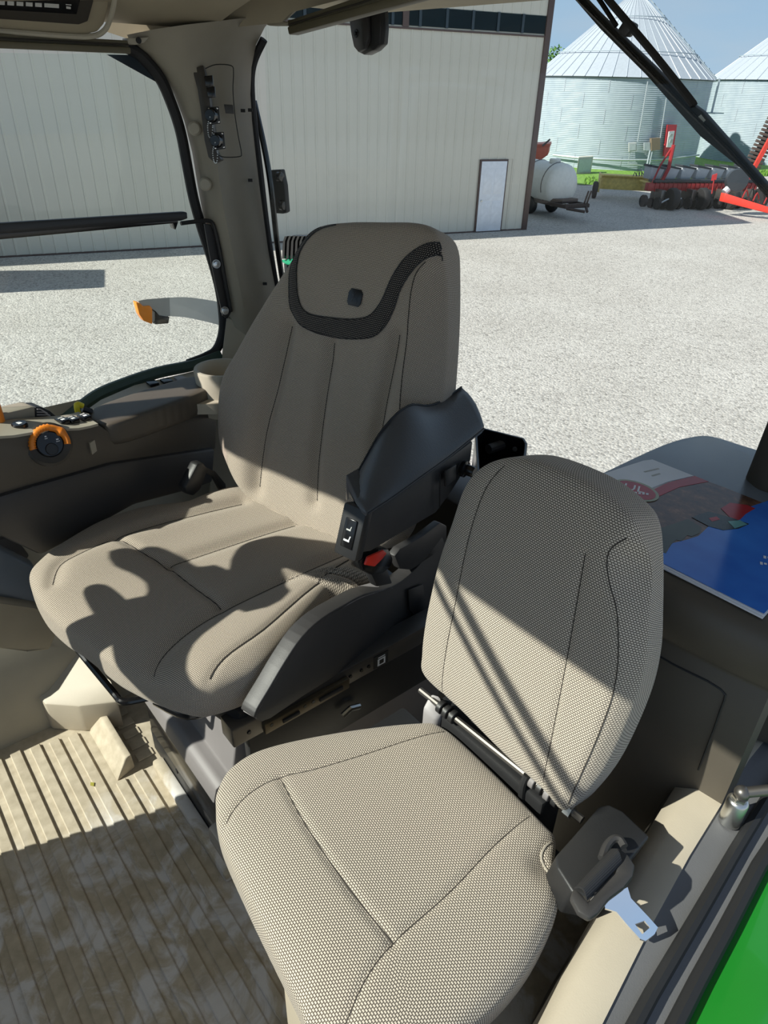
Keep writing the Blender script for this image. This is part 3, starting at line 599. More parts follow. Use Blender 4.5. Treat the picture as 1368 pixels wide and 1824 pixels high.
# seat pan, side shell, rails, suspension
MB().fbox(DS, (-.26, -.05, -.19), (.28, .45, -.115), .02, 2).build('seat_pan', m_blk, ds)
MB().tube([DS.w(*p) for p in spl([(-.10, .52, -.125), (-.17, .50, -.135), (-.20, .44, -.14)], 4)], .012, 10).build('pan_handle', m_blkg, ds)
g = side(-.325); gp = lambda x, y, z=0: g.w(*g.px(x, y, z)[:2], z)
sh = spl([(452, 1278), (458, 1262), (482, 1222), (508, 1178), (538, 1134), (572, 1102), (615, 1076), (650, 1058), (700, 1044), (742, 1012), (788, 955)], 3)+[(800, 985), (792, 1050), (762, 1106), (700, 1140), (620, 1190), (540, 1240), (482, 1280), (466, 1286)]
MB().prism([gp(*p) for p in sh], sr*.035, .007, 3).build('side_shell', m_char, ds)
edge = spl([(456, 1280), (462, 1264), (486, 1222), (512, 1178), (542, 1136), (576, 1104), (618, 1079), (652, 1062), (700, 1048)], 4)
er = [[gp(x, y, 0)+sr*.0, gp(x, y, 0)+sr*.0+UP*.003, gp(x, y, 0)+sr*.034+UP*.006, gp(x, y, 0)+sr*.034-UP*.004] for x, y in edge]
MB().loft(er, True, True).build('shell_edge', m_lgrey, ds)
MB().prism([gp(*p, -.004) for p in [(726, 1050), (752, 1040), (760, 1090), (740, 1100), (728, 1085)]], -g.a[2]*.003, .001).build('shell_cap', m_blk, ds)
# recline lever: grey blade under the armrest
MB().prism([gp(*p, .02) for p in [(690, 985), (700, 972), (740, 950), (772, 926), (784, 932), (784, 960), (760, 985), (720, 1010), (700, 1008)]], -g.a[2]*.02, .004, 2).build('recline_lever', m_char, ds)
# slide rail (fixed to the floor frame, parallel to the cab)
rx = .885; rp = lambda x, y, d=0: onx(x, y, rx+d)
def zat(x, y, X): return onx(x, y, X)
r0 = onx(418, 1308, rx); r1 = onx(760, 1140, rx); zr = (r0[2]+r1[2])/2
railo = MB().box((rx, r0[1]+.005, zr-.022), (rx+.05, r1[1]-.1, zr+.028), .004, 2).build('slide_rail', m_dsteel, ds)
MB().box((rx-.012, r0[1]-.06, zr-.018), (rx, r0[1]-.27, zr+.012), .003, 2).build('rail_slider', m_rail, ds)
MB().box((rx-.016, r0[1]-.10, zr-.008), (rx-.011, r0[1]-.14, zr), .001).build('slider_slot', m_rub, ds)
MB().box((rx-.016, r0[1]-.19, zr-.006), (rx-.011, r0[1]-.25, zr+.003), .001).build('slider_slot', m_rub, ds)
for yy in (-.03, -.075, -.155, -.175, -.28, -.31, -.33): MB().lathe([(0, .003), (.004, .003), (.0045, 0)], V(rx-.010 if -.27 < yy < -.06 else rx, r0[1]+yy, zr+.002), V(-1, 0, 0), 12).build('rivet', m_blkg, ds)
lb = MB().box((rx-.002, r0[1]-.345, zr-.016), (rx, r0[1]-.385, zr+.020), .0).build('rail_label', m_blk, ds)
lf2 = Fr(V(rx-.0025, r0[1]-.365, zr+.002), -EY, UP, -EX)
MB().fbox(lf2, (-.011, -.013, 0), (.011, .007, .0005)).build('label_square', m_white, lb); MB().fbox(lf2, (-.006, -.009, .0005), (.006, .003, .001)).build('label_square', m_blk, lb)
MB().fbox(lf2, (-.010, .010, 0), (.010, .0125, .0005)).build('label_line', m_white, lb)
MB().box((rx+.005, r0[1]-.03, zr-.16), (rx+.03, r1[1]-.1, zr-.022), .004).build('frame_plate', m_blk, ds)
MB().tube([onx(610, 1275, rx-.01), onx(624, 1262, rx-.01), onx(640, 1258, rx-.01)], .007, 8).build('rail_pin', m_steel, ds)
MB().box((.93, -.44, .30), (1.38, -1.0, .43), .01, 2).build('upper_frame', m_blk, ds)
prof = [(-.335, .235), (-.345, .275), (-.36, .285), (-.385, .285), (-.41, .42), (-1.0, .42), (-1.0, .06), (-.42, .06), (-.395, .225)]
MB().prism([V(.935, a, b) for a, b in prof], V(.45, 0, 0), .006, 2).build('suspension_cover', m_grey, ds)
MB().prism([V(.93, a, b) for a, b in [(-.36, .205), (-.355, .225), (-.385, .25), (-.43, .25), (-.43, .2)]], V(.455, 0, 0), .006, 2).build('cover_step', m_lgrey, ds)
MB().box((.94, -.352, .0), (1.36, -1.0, .085), .006, 2).build('base_plate', m_blk, ds)
MB().box((.96, -.349, .085), (1.34, -1.0, .2), .004, 2).build('base_bellows', m_blkg, ds)
MB().lathe([(0, .002), (.007, .002), (.007, 0)], V(1.20, -.352, .065), V(0, 1, 0), 14).build('base_hole', m_rub, ds)
# front bar under the cushion
fb = spl([onz(118, 1130, .50), onz(148, 1168, .49), onz(206, 1238, .47), onz(213, 1247, .47), onz(226, 1250, .47), onz(275, 1240, .47), onz(330, 1225, .49)], 4)
MB().tube(fb, .0075, 10).build('adjust_bar', m_blkg, ds)
# left armrest
ar = MB(); a_i = side(-.285); a_o = side(-.392)
inn = [(622, 880), (632, 852), (652, 815), (674, 776), (698, 746), (718, 729), (736, 721), (756, 723), (776, 720), (798, 707), (822, 690)]
ini = [a_i.w(*a_i.px(x, y)[:2], 0) for x, y in spl(inn, 3)]; N = len(ini)
oo = [(654, 914), (700, 884), (750, 848), (800, 812), (862, 762)]
oui = spl([a_o.w(*a_o.px(x, y)[:2], 0) for x, y in oo], 8); T_ = np.linspace(0, len(oui)-1, N); oui = [oui[int(min(t, len(oui)-2))]*(1-(t-int(min(t, len(oui)-2))))+oui[int(min(t, len(oui)-2))+1]*(t-int(min(t, len(oui)-2))) for t in T_]
zb = np.mean([DS.loc(p)[2] for p in oui])
rows = []
for k, (p, q) in enumerate(zip(ini, oui)):
    lo = DS.loc(p); 
    base_in = DS.w(lo[0]+.004, lo[1], zb-.0)
    m1 = p*.72+q*.28+UP*.012; m2 = p*.4+q*.6+UP*.016; m3 = p*.12+q*.88+UP*.010
    rows.append([base_in, p+sr*.006-UP*.012, p, m1, m2, m3, q+UP*.004, q-UP*.004])
fr0, frN = rows[0], rows[-1]
mid = lambda r: [(np.array(p)*.55+np.mean(r, axis=0)*.45) for p in r]
rows = [[p+sf*.012 for p in mid(fr0)]]+[[p+sf*.004 for p in fr0]]+rows+[[p-sf*.012 for p in mid(frN)]]
arm = MB().loft(rows, True, True).build('armrest_pad', m_lth, ds, smooth=60)
MB().tube([p+UP*.001 for p in ini], .0022, 6).build('piping', m_pipe, arm)
MB().tube([p-UP*.002-sr*.0005 for p in oui], .0025, 6).build('zip', m_char, arm)
bp = lambda x, y, z=0: a_o.w(*a_o.px(x, y, z)[:2], z)
bx = [(608, 896), (656, 922), (700, 892), (750, 856), (800, 820), (846, 786), (842, 822), (806, 880), (780, 915), (700, 962), (664, 984), (641, 988), (612, 972)]
loc = [DS.loc(bp(*p, .003)) for p in bx[1:12]]
fl = [V(loc[0][1]+.006, loc[0][2]), V(loc[-1][1]+.004, loc[-1][2])]
po = [V(q[1], q[2]) for q in loc]
box = MB().prism([DS.w(-.385, t, z) for t, z in po], sr*.055, .005, 2).build('armrest_box', m_char, ds)
# front face with the rocker switch
t0 = po[0][0]; t1 = po[-1][0]; zt, zb_ = po[0][1], po[-1][1]
ff = Fr(DS.w(-.361, (t0+t1)/2+.004, (zt+zb_)/2), sr, nrm(DS.w(0, t0, zt)-DS.w(0, t1, zb_)), np.cross(sr, nrm(DS.w(0, t0, zt)-DS.w(0, t1, zb_))))
if ff.a[2] @ sf < 0: ff = Fr(ff.o, sr, ff.a[1], -ff.a[2])
fac = MB().fbox(ff, (-.026, -.05, -.02), (.026, .05, .004), .005, 2).build('front_face', m_blk, ds)
swf = MB().fbox(ff, (-.014, -.030, .003), (.012, .026, .008), .002, 2).build('rocker_switch', m_blkg, fac)
for v, s_, mt in ((.007, .75, m_gprint), (-.013, 1.0, m_white)):      # seat symbols: cushion, backrest
    MB().fbox(ff, (-.007*s_, v-.004*s_, .0082), (.006*s_, v-.0005*s_, .0088)).build('switch_mark', mt, swf); MB().prism([ff.w(a_*s_, v+b_*s_, .0082) for a_, b_ in ((-.0065, -.0005), (-.0045, -.0005), (-.0065, .0075), (-.0085, .0075))], ff.a[2]*.0006, 0).build('switch_mark', mt, swf)
q = lambda x, y: bp(x, y, -.002)
MB().prism([q(790, 838), q(809, 826), q(809, 852), q(790, 866)], -sr*.006, .002, 2).build('side_button', m_blk, ds)
MB().tube([q(784, 842), q(783, 905)], .0012, 5).build('panel_gap', m_rub, ds)
kn = MB().lathe([(0, .030), (.010, .030), (.012, .026), (.012, .010), (.018, .008), (.018, 0)], q(824, 834), -sr, 20).build('height_knob', m_blkg, ds)
# buckle of the driver's belt
bu = thing('seat_belt_buckle', DS.w(-.36, .06, .0), 'black belt buckle with red release button beside the driver cushion', 'belt buckle')
u = side(-.37); uq = lambda x, y, z=0: u.w(*u.px(x, y, z)[:2], z)
MB().prism([uq(*p) for p in [(641, 1000), (652, 990), (676, 980), (694, 978), (702, 996), (698, 1010), (684, 1022), (664, 1026), (648, 1018)]], sr*.035, .006, 2).build('buckle_body', m_blkg, bu)
MB().prism([uq(*p, -.002) for p in [(646, 1005), (652, 990), (680, 978), (686, 984), (676, 996), (664, 1008)]], -sr*.006, .003, 2).build('release_button', m_red, bu)
MB().prism([uq(*p, .01) for p in [(660, 1020), (690, 1012), (700, 1040), (672, 1046)]], sr*.02, .004, 2).build('buckle_stalk', m_blk, bu)

# ================================================================== INSTRUCTOR SEAT
ist = thing('passenger_seat', V(.5, -.45, 0), 'small tan woven passenger seat with folding backrest in the foreground', 'seat')
ifr = Fr(V(.5, -.63, .53), EX, EY, UP)
out = lp(ifr, [(384, 1440, .02), (386, 1405, .03), (410, 1358, .04), (470, 1322, .045), (600, 1291, .05), (740, 1274, .05), (790, 1284, .045), (860, 1347, .04), (972, 1468, .03), (990, 1500, .02), (984, 1560, .0), (992, 1602, .0), (984, 1650, .0), (936, 1742, .0), (862, 1824, .0)])
out = out+[V(-.255, .33), V(-.22, .395), V(-.15, .43)]+lp(ifr, [(530, 1800, .0), (440, 1615, .0), (392, 1500, .01)])
i_r = ln(ifr, spl([(792, 1298), (720, 1322), (650, 1347), (560, 1375), (500, 1388), (450, 1412), (410, 1450), (386, 1500)], 4), .045)
i_f = ln(ifr, spl([(500, 1388), (545, 1475), (620, 1585), (700, 1680)], 4), .05)
i_l = ln(ifr, spl([(945, 1446), (880, 1505), (800, 1590), (700, 1680), (650, 1745), (612, 1824), (590, 1880)], 4), .05)
i_e = ln(ifr, spl([(985, 1505), (968, 1520), (962, 1540), (980, 1570), (986, 1610), (972, 1650), (925, 1735), (840, 1824), (780, 1870)], 4), .02)
def ifn(P):
    x, y = P[:, 0], P[:, 1]
    return .010*np.exp(-((x-.02)/.16)**2)*np.exp(-((y-.3)/.2)**2)-.012*np.clip((y-.33)/.12, 0, 1)**2-.010*np.exp(-(((x+.195)/.02)**2+((y-.045)/.02)**2))
icu = Cushion(ifr, spl(out, 8, True), (.02, .20), .05, .05, m=5, seams=[(i_r, .003, .006), (i_f, .0035, .007), (i_l, .003, .006), (i_e, .003, .005)], fn=ifn, NA=320, NR=100)
ic = icu.mesh().build('seat_cushion', m_tan, ist, smooth=70)
for sline in (i_r, i_f, i_l): icu.seam_tube(sline, .0009, .0001).build('seam', m_seam, ic)
icu.seam_tube(i_e, .0018, .0006).build('piping', plain('tan_piping', (.4, .36, .3, 1), .8), ic)
r2 = math.radians(12); ib = -EY*math.sin(r2)+UP*math.cos(r2); inn_ = EY*math.cos(r2)+UP*math.sin(r2)
ibf = Fr(V(.5, -.66, .62)-inn_*.045, EX, ib, inn_)
out = lp(ibf, [(757, 1205, .03), (752, 1165, .03), (758, 1110, .03), (770, 1050, .03), (785, 990, .03), (806, 930, .03), (830, 870, .025), (858, 836, .02), (900, 817, .01), (950, 813, .01), (1010, 826, .0), (1080, 858, .0), (1140, 898, -.01), (1168, 930, -.02), (1181, 985, -.03), (1184, 1080, -.035), (1180, 1160, -.035), (1160, 1240, -.035), (1110, 1345, -.03), (1062, 1406, -.02), (1024, 1432, .0), (975, 1412, .03), (900, 1350, .04), (820, 1270, .04)])
k_l = ln(ibf, spl([(905, 822), (868, 870), (838, 960), (812, 1090), (800, 1150), (785, 1250)], 4), .04)
k_m = ln(ibf, spl([(1045, 985), (1030, 1070), (1010, 1180), (980, 1330), (965, 1395)], 4), .045)
k_m2 = ln(ibf, spl([(925, 975), (905, 1100), (880, 1250)], 4), .045)
k_e = ln(ibf, spl([(1170, 935), (1118, 962), (1100, 985), (1102, 1030), (1115, 1090), (1112, 1200), (1080, 1300), (1022, 1425)], 4), .02)
_s = sorted([(q[1], q[0]) for q in k_e[3:]]); KY = np.array([q[0] for q in _s]); KX = np.array([q[1] for q in _s])
ibk = Cushion(ibf, spl(out, 8, True), (0, .24), .045, .05, m=7, seams=[(k_l, .002, .005), (k_m, .003, .006), (k_e, .003, .006)], fn=lambda P: .008*np.exp(-(P[:, 0]/.13)**2)-1.0*np.clip(np.interp(P[:, 1], KY, KX)-P[:, 0], 0, .2), NA=300, NR=90)
ibo = ibk.mesh().build('backrest', m_tan, ist, smooth=70)
for sline in (k_l, k_m, k_e): ibk.seam_tube(sline, .0009, .0001).build('seam', m_seam, ibo)
# hinge rod, clips and nut between cushion and backrest
hx = [onz(762, 1240, .59), onz(1020, 1447, .59)]
hd = nrm(hx[1]-hx[0])
rod = MB().tube([hx[0]-hd*.02, hx[1]+hd*.004], .006, 10).build('hinge_rod', m_dsteel, ist)
MB().tube([hx[1]+hd*.002, hx[1]+hd*.018], .0065, 8).build('rod_thread', m_dsteel, rod)
MB().lathe([(0, -.006), (.0125, -.006), (.0125, .006), (0, .006)], hx[1]-hd*.006, hd, 6).build('rod_nut', m_steel, rod)
for t in (.03, .045, .06, .075): MB().lathe([(.0115, -.005), (.0125, -.004), (.0125, .004), (.0115, .005)], hx[1]-hd*t, hd, 16).build('bushing', m_blk if t in (.03, .06) else m_grey, rod)
for t in (.035, .05, .065): MB().lathe([(.0115, -.005), (.0125, -.004), (.0125, .004), (.0115, .005)], hx[0]+hd*t, hd, 16).build('bushing', m_blk, rod)
MB().tube(spl([hx[1]-hd*.085+V(.0, .008, .012), hx[1]-hd*.085+V(0, .014, -.01), hx[1]-hd*.08+V(0, .012, -.05), hx[1]-hd*.07+V(0, -.01, -.08)], 4), .006, 8).build('cable_tie', m_rub, rod)
MB().box((.37, -.72, .44), (.64, -.66, .575), .008, 2).build('hinge_bracket', m_blk, ist)
MB().prism([onz(752, 1262, .58), onz(766, 1234, .60), onz(786, 1240, .60), onz(790, 1270, .58), onz(776, 1282, .57)], V(.0, 0, -.05), .006, 2).build('hinge_cap', m_lgrey, ist)
MB().box((.36, -.69, .0), (.54, -.255, .485), .02, 2).build('seat_box', m_beige, ist)
MB().box((.28, -.67, .46), (.72, -.24, .50), .01, 2).build('seat_board', m_blk, ist)
MB().prism([ibf.w(x, y, -.055) for x, y in [(-.14, .02), (.14, .02), (.15, .2), (.12, .42), (-.1, .44), (-.15, .2)]], inn_*.02, .008, 2).build('back_board', m_blk, ist)

# ================================================================== LEFT SIDE: sill, panels, rear box
Bl = [(945, 1850), (1000, 1740), (1060, 1640), (1130, 1520), (1200, 1405), (1232, 1345), (1246, 1312), (1252, 1270)]
Bm = [(985, 1850), (1040, 1740), (1100, 1640), (1165, 1525), (1235, 1415), (1275, 1350), (1300, 1320), (1330, 1300)]
Br = [(1060, 1850), (1115, 1740), (1165, 1640), (1228, 1525), (1296, 1415), (1336, 1350), (1362, 1318), (1385, 1290)]
LZ = .155
rows = [[onz(*p, .372+LZ) for p in Bl], [onz(*p, .395+LZ) for p in Bm], [onz(*p, .392+LZ) for p in Br]]
rows = [[p-UP*.03 for p in rows[0]]]+rows
rows = [r+[r[-1]+(r[-1]-r[-2])*1.5] for r in rows]; rows = [[r[0]-(r[1]-r[0])*5]+r for r in rows]
wl = struct(MB().solid(rows, V(0, 0, -.025)), 'wall_left', m_beige, smooth=60)
# dark inner side panel below the beige trim
low = [[p-UP*.005+V(.0, 0, 0) for p in rows[1]], [p+V(.012, .0, -.06) for p in rows[1]], [p+V(.05, 0, -.6) for p in rows[1]]]
struct(MB().solid(low, V(-.03, 0, 0)), 'trim_12', m_brnd)
# grey sill plate, seal and painted body outside
def strip(pts, z): return [onz(x, y, z) for x, y in pts]
ext = lambda r: [r[0]-(r[1]-r[0])*5]+r+[r[-1]+(r[-1]-r[-2])*2]
i_ = ext([onz(*p, .388+LZ) for p in Br]); o_ = ext([onz(x, y, .375+LZ) for x, y in [(1185, 1850), (1235, 1752), (1285, 1660), (1345, 1545), (1420, 1430), (1470, 1360), (1500, 1330), (1530, 1300)]])
struct(MB().solid([i_, o_], V(0, 0, -.03)), 'trim_13', plain('grey_sill_plate', (.13, .13, .135, 1), .55, grain=.4), None)
sl_ = ext([onz(x, y, .390+LZ) for x, y in [(1118, 1850), (1160, 1772), (1245, 1628), (1310, 1516), (1370, 1418), (1420, 1340)]])
struct(MB().tube(sl_, .010, 8), 'trim_14', m_rub)
sl2 = ext([onz(x, y, .374+LZ) for x, y in [(1190, 1850), (1240, 1752), (1290, 1660), (1350, 1545), (1425, 1430)]])
struct(MB().tube(sl2, .012, 8), 'trim_15', m_rub)
g0 = ext([onz(x, y, .362+LZ) for x, y in [(1200, 1850), (1250, 1752), (1300, 1660), (1358, 1548), (1430, 1435)]])
rows = [g0, [p+V(-.05, 0, .006) for p in g0], [p+V(-.16, 0, -.004) for p in g0], [p+V(-.26, 0, -.03) for p in g0], [p+V(-.30, 0, -.08) for p in g0], [p+V(-.31, 0, -.3) for p in g0]]
fend = MB().solid(rows, V(0, 0, -.02)).build('fender', m_green, None, smooth=60, label='glossy green painted body panel outside the door sill', cat='fender')
# rear left box with the tray top
bxo = thing('storage_console', V(.5, -1.2, 0), 'dark brown storage console with slate top behind the passenger seat', 'console')
Z9 = .90
tp = [onz(x, y, Z9) for x, y in spl([(1010, 872), (1080, 838), (1180, 792), (1240, 776), (1275, 778), (1330, 795), (1400, 815)], 4)]
fe = [onz(x, y, Z9) for x, y in [(1500, 1000), (1440, 1112), (1360, 1080), (1270, 1040), (1190, 1000), (1130, 968), (1060, 930)]]
MB().prism(tp+fe, V(0, 0, -.03), .012, 3).build('tray_top', m_bluegrey, bxo)
f_ = [onz(x, y, Z9-.002) for x, y in [(1060, 940), (1130, 978), (1190, 1010), (1270, 1050), (1360, 1090), (1440, 1122)]]
rows = [[p+V(0, a_, b_) for p in f_] for a_, b_ in ((0, 0), (.02, -.001), (.036, -.006), (.046, -.018), (.052, -.035), (.055, -.085), (.051, -.090), (.051, -.098), (.055, -.103), (.053, -.30), (.05, -.8))]
MB().solid(rows, V(0, -.04, 0)).build('front_panel', m_brn, bxo, smooth=60)
MB().tube([p+V(0, .056, -.125) for p in f_[:3]]+spl([p+V(0, .056, -.125) for i, p in enumerate(f_[2:5])]+[f_[4]+V(-.01, .056, -.16), f_[4]+V(-.012, .056, -.3)], 3), .0016, 5).build('panel_gap', m_rub, bxo)
MB().box((.40, -1.30, -.05), (.70, -1.0, .86), .01).build('carcass', m_brnd, bxo)
struct(MB().prism([onz(x, y, .885) for x, y in [(1322, 864), (1372, 790), (1460, 800), (1460, 920), (1345, 884)]], V(-.03, -.02, .85), .01, 2), 'trim_16', m_brn)
struct(MB().box((.86, -1.50, -.1), (1.95, -1.30, .50), .01), 'wall_rear', m_brnd)
# lower left corner trim at the console foot
struct(MB().solid([[onz(1262, 1345, .55), onz(1290, 1312, .56), onz(1340, 1315, .56), onz(1385, 1330, .55)], [onz(1252, 1250, .64), onz(1300, 1240, .66), onz(1345, 1240, .67), onz(1390, 1260, .67)], [onz(1252, 1200, .68), onz(1300, 1190, .70), onz(1345, 1190, .72), onz(1390, 1200, .73)]], V(.0, -.04, -.01)), 'trim_17', m_brn, smooth=60)

# black open tool box behind the armrest
tb = thing('tool_tray', V(1.03, -1.16, .5), 'black open plastic tray behind the driver armrest', 'tray')
TZ = .84
o4 = [onz(846, 775, TZ), onz(862, 762, TZ), onz(934, 780, TZ), onz(940, 790, TZ), onz(936, 835, TZ), onz(850, 850, TZ)]
cen = np.mean(o4, axis=0)
MB().prism([p-UP*.16 for p in o4], UP*.012, 0).build('tray_floor', m_blk, tb)
for i in range(len(o4)):
    a, b = o4[i], o4[(i+1) % len(o4)]; ni = nrm(np.append((cen-(a+b)/2)[:2], 0))*.008
    MB().prism([a-UP*.16, b-UP*.16, b-UP*.16+ni, a-UP*.16+ni], UP*.16, .0015, 1).build('tray_wall', m_blkg, tb)
MB().tube([onz(870, 800, TZ-.03), onz(900, 790, TZ-.03)], .012, 10).build('grip', m_char, tb)
MB().lathe([(0, .003), (.005, .003), (.006, 0)], onz(917, 800, TZ-.02), nrm(V(-.5, .8, .2)), 12).build('rivet', m_char, tb)

# brochure folder on the tray
bf_o = onz(1185, 1010, Z9+.004); bx_ = nrm(onz(1362, 1098, Z9+.004)-bf_o); bxv = V(bx_[0], bx_[1], 0); bxv = nrm(bxv); byv = V(-bxv[1], bxv[0], 0)
if byv @ V(0, -1, 0) < 0: byv = -byv
BF = Fr(onz(1362, 1096, Z9), bxv, byv, UP)
cn = [BF.px(x, y, .004)[:2] for x, y in ((1362, 1096), (1185, 1008), (1160, 818), (1330, 895), (1070, 845))]
L0 = -.46; Wd = max(.25, cn[2][1])
br = thing('brochure', BF.w(-.2, .15, 0), 'glossy blue farm brochure folder lying on the slate tray', 'brochure')
M = Mat('brochure_print'); cc = M.n('ShaderNodeTexCoord'); sp = M.n('ShaderNodeSeparateXYZ'); M.l(cc.outputs['UV'], sp.inputs[0])
nz = M.n('ShaderNodeTexNoise', Scale=5.0, Detail=6.0); M.l(cc.outputs['UV'], nz.inputs[0]); nz2 = M.n('ShaderNodeTexNoise', Scale=60.0, Detail=4.0); M.l(cc.outputs['UV'], nz2.inputs[0])
ad = M.n('ShaderNodeMath', operation='MULTIPLY_ADD'); M.l(nz.outputs[0], ad.inputs[0]); ad.inputs[1].default_value = .10; M.l(sp.outputs[1], ad.inputs[2])
sky_c = M.ramp(sp.outputs[1], [(0, (.01, .05, .30, 1)), (.25, (.02, .13, .62, 1)), (.5, (.10, .32, .80, 1))])
fld = M.mix(nz2.outputs[0], (.10, .035, .02, 1), (.36, .16, .07, 1))
f1 = M.ramp(ad.outputs[0], [(.50, (0, 0, 0, 1)), (.515, (1, 1, 1, 1))]); img = M.mix(f1, sky_c, M.mix(nz.outputs[0], (.03, .035, .02, 1), (.10, .08, .05, 1)))
f2 = M.ramp(ad.outputs[0], [(.58, (0, 0, 0, 1)), (.62, (1, 1, 1, 1))]); img = M.mix(f2, img, fld)
M.l(img, M.b.inputs['Base Color']); M.b.inputs['Roughness'].default_value = .16; M.b.inputs['Coat Weight'].default_value = .4; m_broch = M.m
m_paper = plain('white_paper', (.78, .79, .82, 1), .35); m_bred = plain('brochure_red', (.42, .025, .03, 1), .22)
def sheet(name, pts, z0, th, mat, uvs=True, par=None):
    mb = MB(); n = len(pts); top = [BF.w(p[0], p[1], z0+th) for p in pts]; bot = [BF.w(p[0], p[1], z0) for p in pts]
    mb.add(top+bot, [tuple(range(n)), tuple(range(2*n-1, n-1, -1))]+[(i, i+n, (i+1) % n+n, (i+1) % n) for i in range(n)])
    mb.uv = [np.array([(p[0]+.48)/.48, p[1]/.36]) for p in pts]*2; return mb.build(name, mat, par if par else br, smooth=0)
X0, X1, Y1 = -.40, .0, cn[2][1]
bp_ = lambda L: [BF.px(x, y, .005)[:2] for x, y in L]
full = [(1362, 1096), (1270, 1050), (1185, 1008), (1120, 975), (1050, 935), (1030, 895), (1038, 862), (1070, 845), (1115, 830), (1146, 820), (1162, 818), (1235, 847), (1290, 868), (1340, 888), (1400, 912), (1480, 945), (1440, 1010)]
sheet('back_cover', [np.array(q)*1.0+np.array([0, -.004]) for q in bp_(full)], .0, .0025, m_paper)
sheet('inner_leaf', bp_(full), .0027, .0015, m_paper)
m_sky_p = None
M = Mat('printed_sky'); cc = M.n('ShaderNodeTexCoord'); nz = M.n('ShaderNodeTexNoise', Scale=3.0, Detail=4.0); M.l(cc.outputs['UV'], nz.inputs[0]); sp = M.n('ShaderNodeSeparateXYZ'); M.l(cc.outputs['UV'], sp.inputs[0])
M.l(M.mix(nz.outputs[0], (.01, .06, .40, 1), (.07, .30, .85, 1)), M.b.inputs['Base Color']); M.b.inputs['Roughness'].default_value = .14; m_psky = M.m
M = Mat('printed_field'); cc = M.n('ShaderNodeTexCoord'); nz = M.n('ShaderNodeTexNoise', Scale=14.0, Detail=9.0, Roughness=.7); M.l(cc.outputs['UV'], nz.inputs[0])
M.l(M.ramp(nz.outputs[0], [(.3, (.035, .02, .02, 1)), (.55, (.13, .065, .04, 1)), (.75, (.34, .17, .09, 1))]), M.b.inputs['Base Color']); M.b.inputs['Roughness'].default_value = .14; m_pfld = M.m
m_ptree = plain('printed_trees', (.045, .05, .03, 1), .15, var=.3)
sheet('field_print', bp_([(1050, 935), (1030, 895), (1150, 880), (1190, 868), (1240, 850), (1290, 868), (1340, 888), (1400, 912), (1480, 945), (1330, 925), (1240, 965), (1186, 990), (1120, 975)]), .0043, .0008, m_pfld)
sheet('sky_print', bp_([(1361, 1093), (1270, 1048), (1186, 1006), (1120, 973), (1100, 962), (1186, 986), (1197, 968), (1222, 962), (1244, 955), (1262, 938), (1290, 932), (1330, 905), (1368, 892), (1400, 914), (1478, 945), (1438, 1010)]), .0048, .0006, m_psky)
sheet('tree_print', bp_([(1100, 962), (1120, 950), (1180, 940), (1225, 925), (1250, 940), (1246, 950), (1232, 956), (1224, 954), (1214, 964), (1204, 962), (1192, 974), (1186, 986)]), .0052, .0005, m_ptree)
sheet('red_stripe', bp_([(1040, 915), (1090, 893), (1160, 874), (1190, 860), (1237, 848), (1262, 858), (1210, 868), (1170, 886), (1120, 905), (1050, 935)]), .0052, .0005, m_bred)
sheet('white_header', bp_([(1032, 890), (1040, 863), (1070, 846), (1115, 831), (1146, 821), (1162, 819), (1235, 848), (1190, 858), (1160, 870), (1120, 880), (1060, 902)]), .0054, .0005, m_paper)
lo = BF.px(1131, 873, .0065)[:2]
oval = lambda a, b, n=28: [(lo[0]+a*math.cos(2*math.pi*k/n), lo[1]+b*math.sin(2*math.pi*k/n)) for k in range(n)]
ov = sheet('logo_oval', oval(.046, .036), .0060, .0006, plain('logo_khaki', (.36, .37, .24, 1), .25)); sheet('logo_ring', oval(.040, .030), .0066, .0004, m_bred, par=ov)
d1 = nrm(V(*(BF.px(1165, 880, .007)[:2]-BF.px(1100, 866, .007)[:2]), 0)); d2 = V(-d1[1], d1[0], 0); tow = lambda d: d[0]*BF.a[0]+d[1]*BF.a[1]
LF = Fr(BF.w(lo[0], lo[1], .0072), tow(d1), np.cross(UP, tow(d1)), UP)
text_mesh(MB(), 'UL', LF, .034, -.002, .005, 0).build('logo_letters', m_paper, ov, smooth=0);
for k in range(7): MB().fbox(LF, (-.020+.0068*k, -.020+.0016*k, 0), (-.0155+.0068*k, -.013+.0016*k, .0004)).build('logo_stroke', m_paper, ov)
for i, (x0, y0, x1, y1) in enumerate(((1146, 840, 1172, 834), (1160, 847, 1174, 843))):
    MB().prism([BF.w(*BF.px(x, y, .006)[:2], .0061) for x, y in ((x0, y0), (x1, y1), (x1+3, y1+1.5), (x0+3, y0+1.5))], UP*.0003, 0).build('header_line', m_gprint, br)
mk_ = [([(1284, 906), (1300, 896), (1330, 900), (1345, 906), (1328, 916), (1318, 926), (1306, 928), (1296, 918)], m_bred), ([(1232, 922), (1262, 912), (1300, 922), (1334, 934), (1316, 942), (1288, 945), (1262, 938)], plain('print_dark', (.03, .04, .04, 1), .2)), ([(1262, 924), (1276, 921), (1282, 926), (1268, 930)], m_bred), ([(1296, 930), (1318, 928), (1330, 935), (1308, 942)], plain('print_teal', (.16, .38, .36, 1), .2))]
for i, (pts, mt) in enumerate(mk_): sheet('machine_print', bp_(pts), .0054, .0004+.0003*i, mt)
for i, (x, y) in enumerate(((1366, 993), (1360, 1004))):
    p = BF.px(x, y, .006)[:2]; TF = Fr(BF.w(p[0], p[1], .0056), tow(d1), np.cross(UP, tow(d1)), UP); [MB().fbox(TF, (.006*j-.005, -.004+.003*(j % 2), 0), (.006*j-.001, .004, .0004)).build('cover_stroke', m_white, br) for j in range(3)]

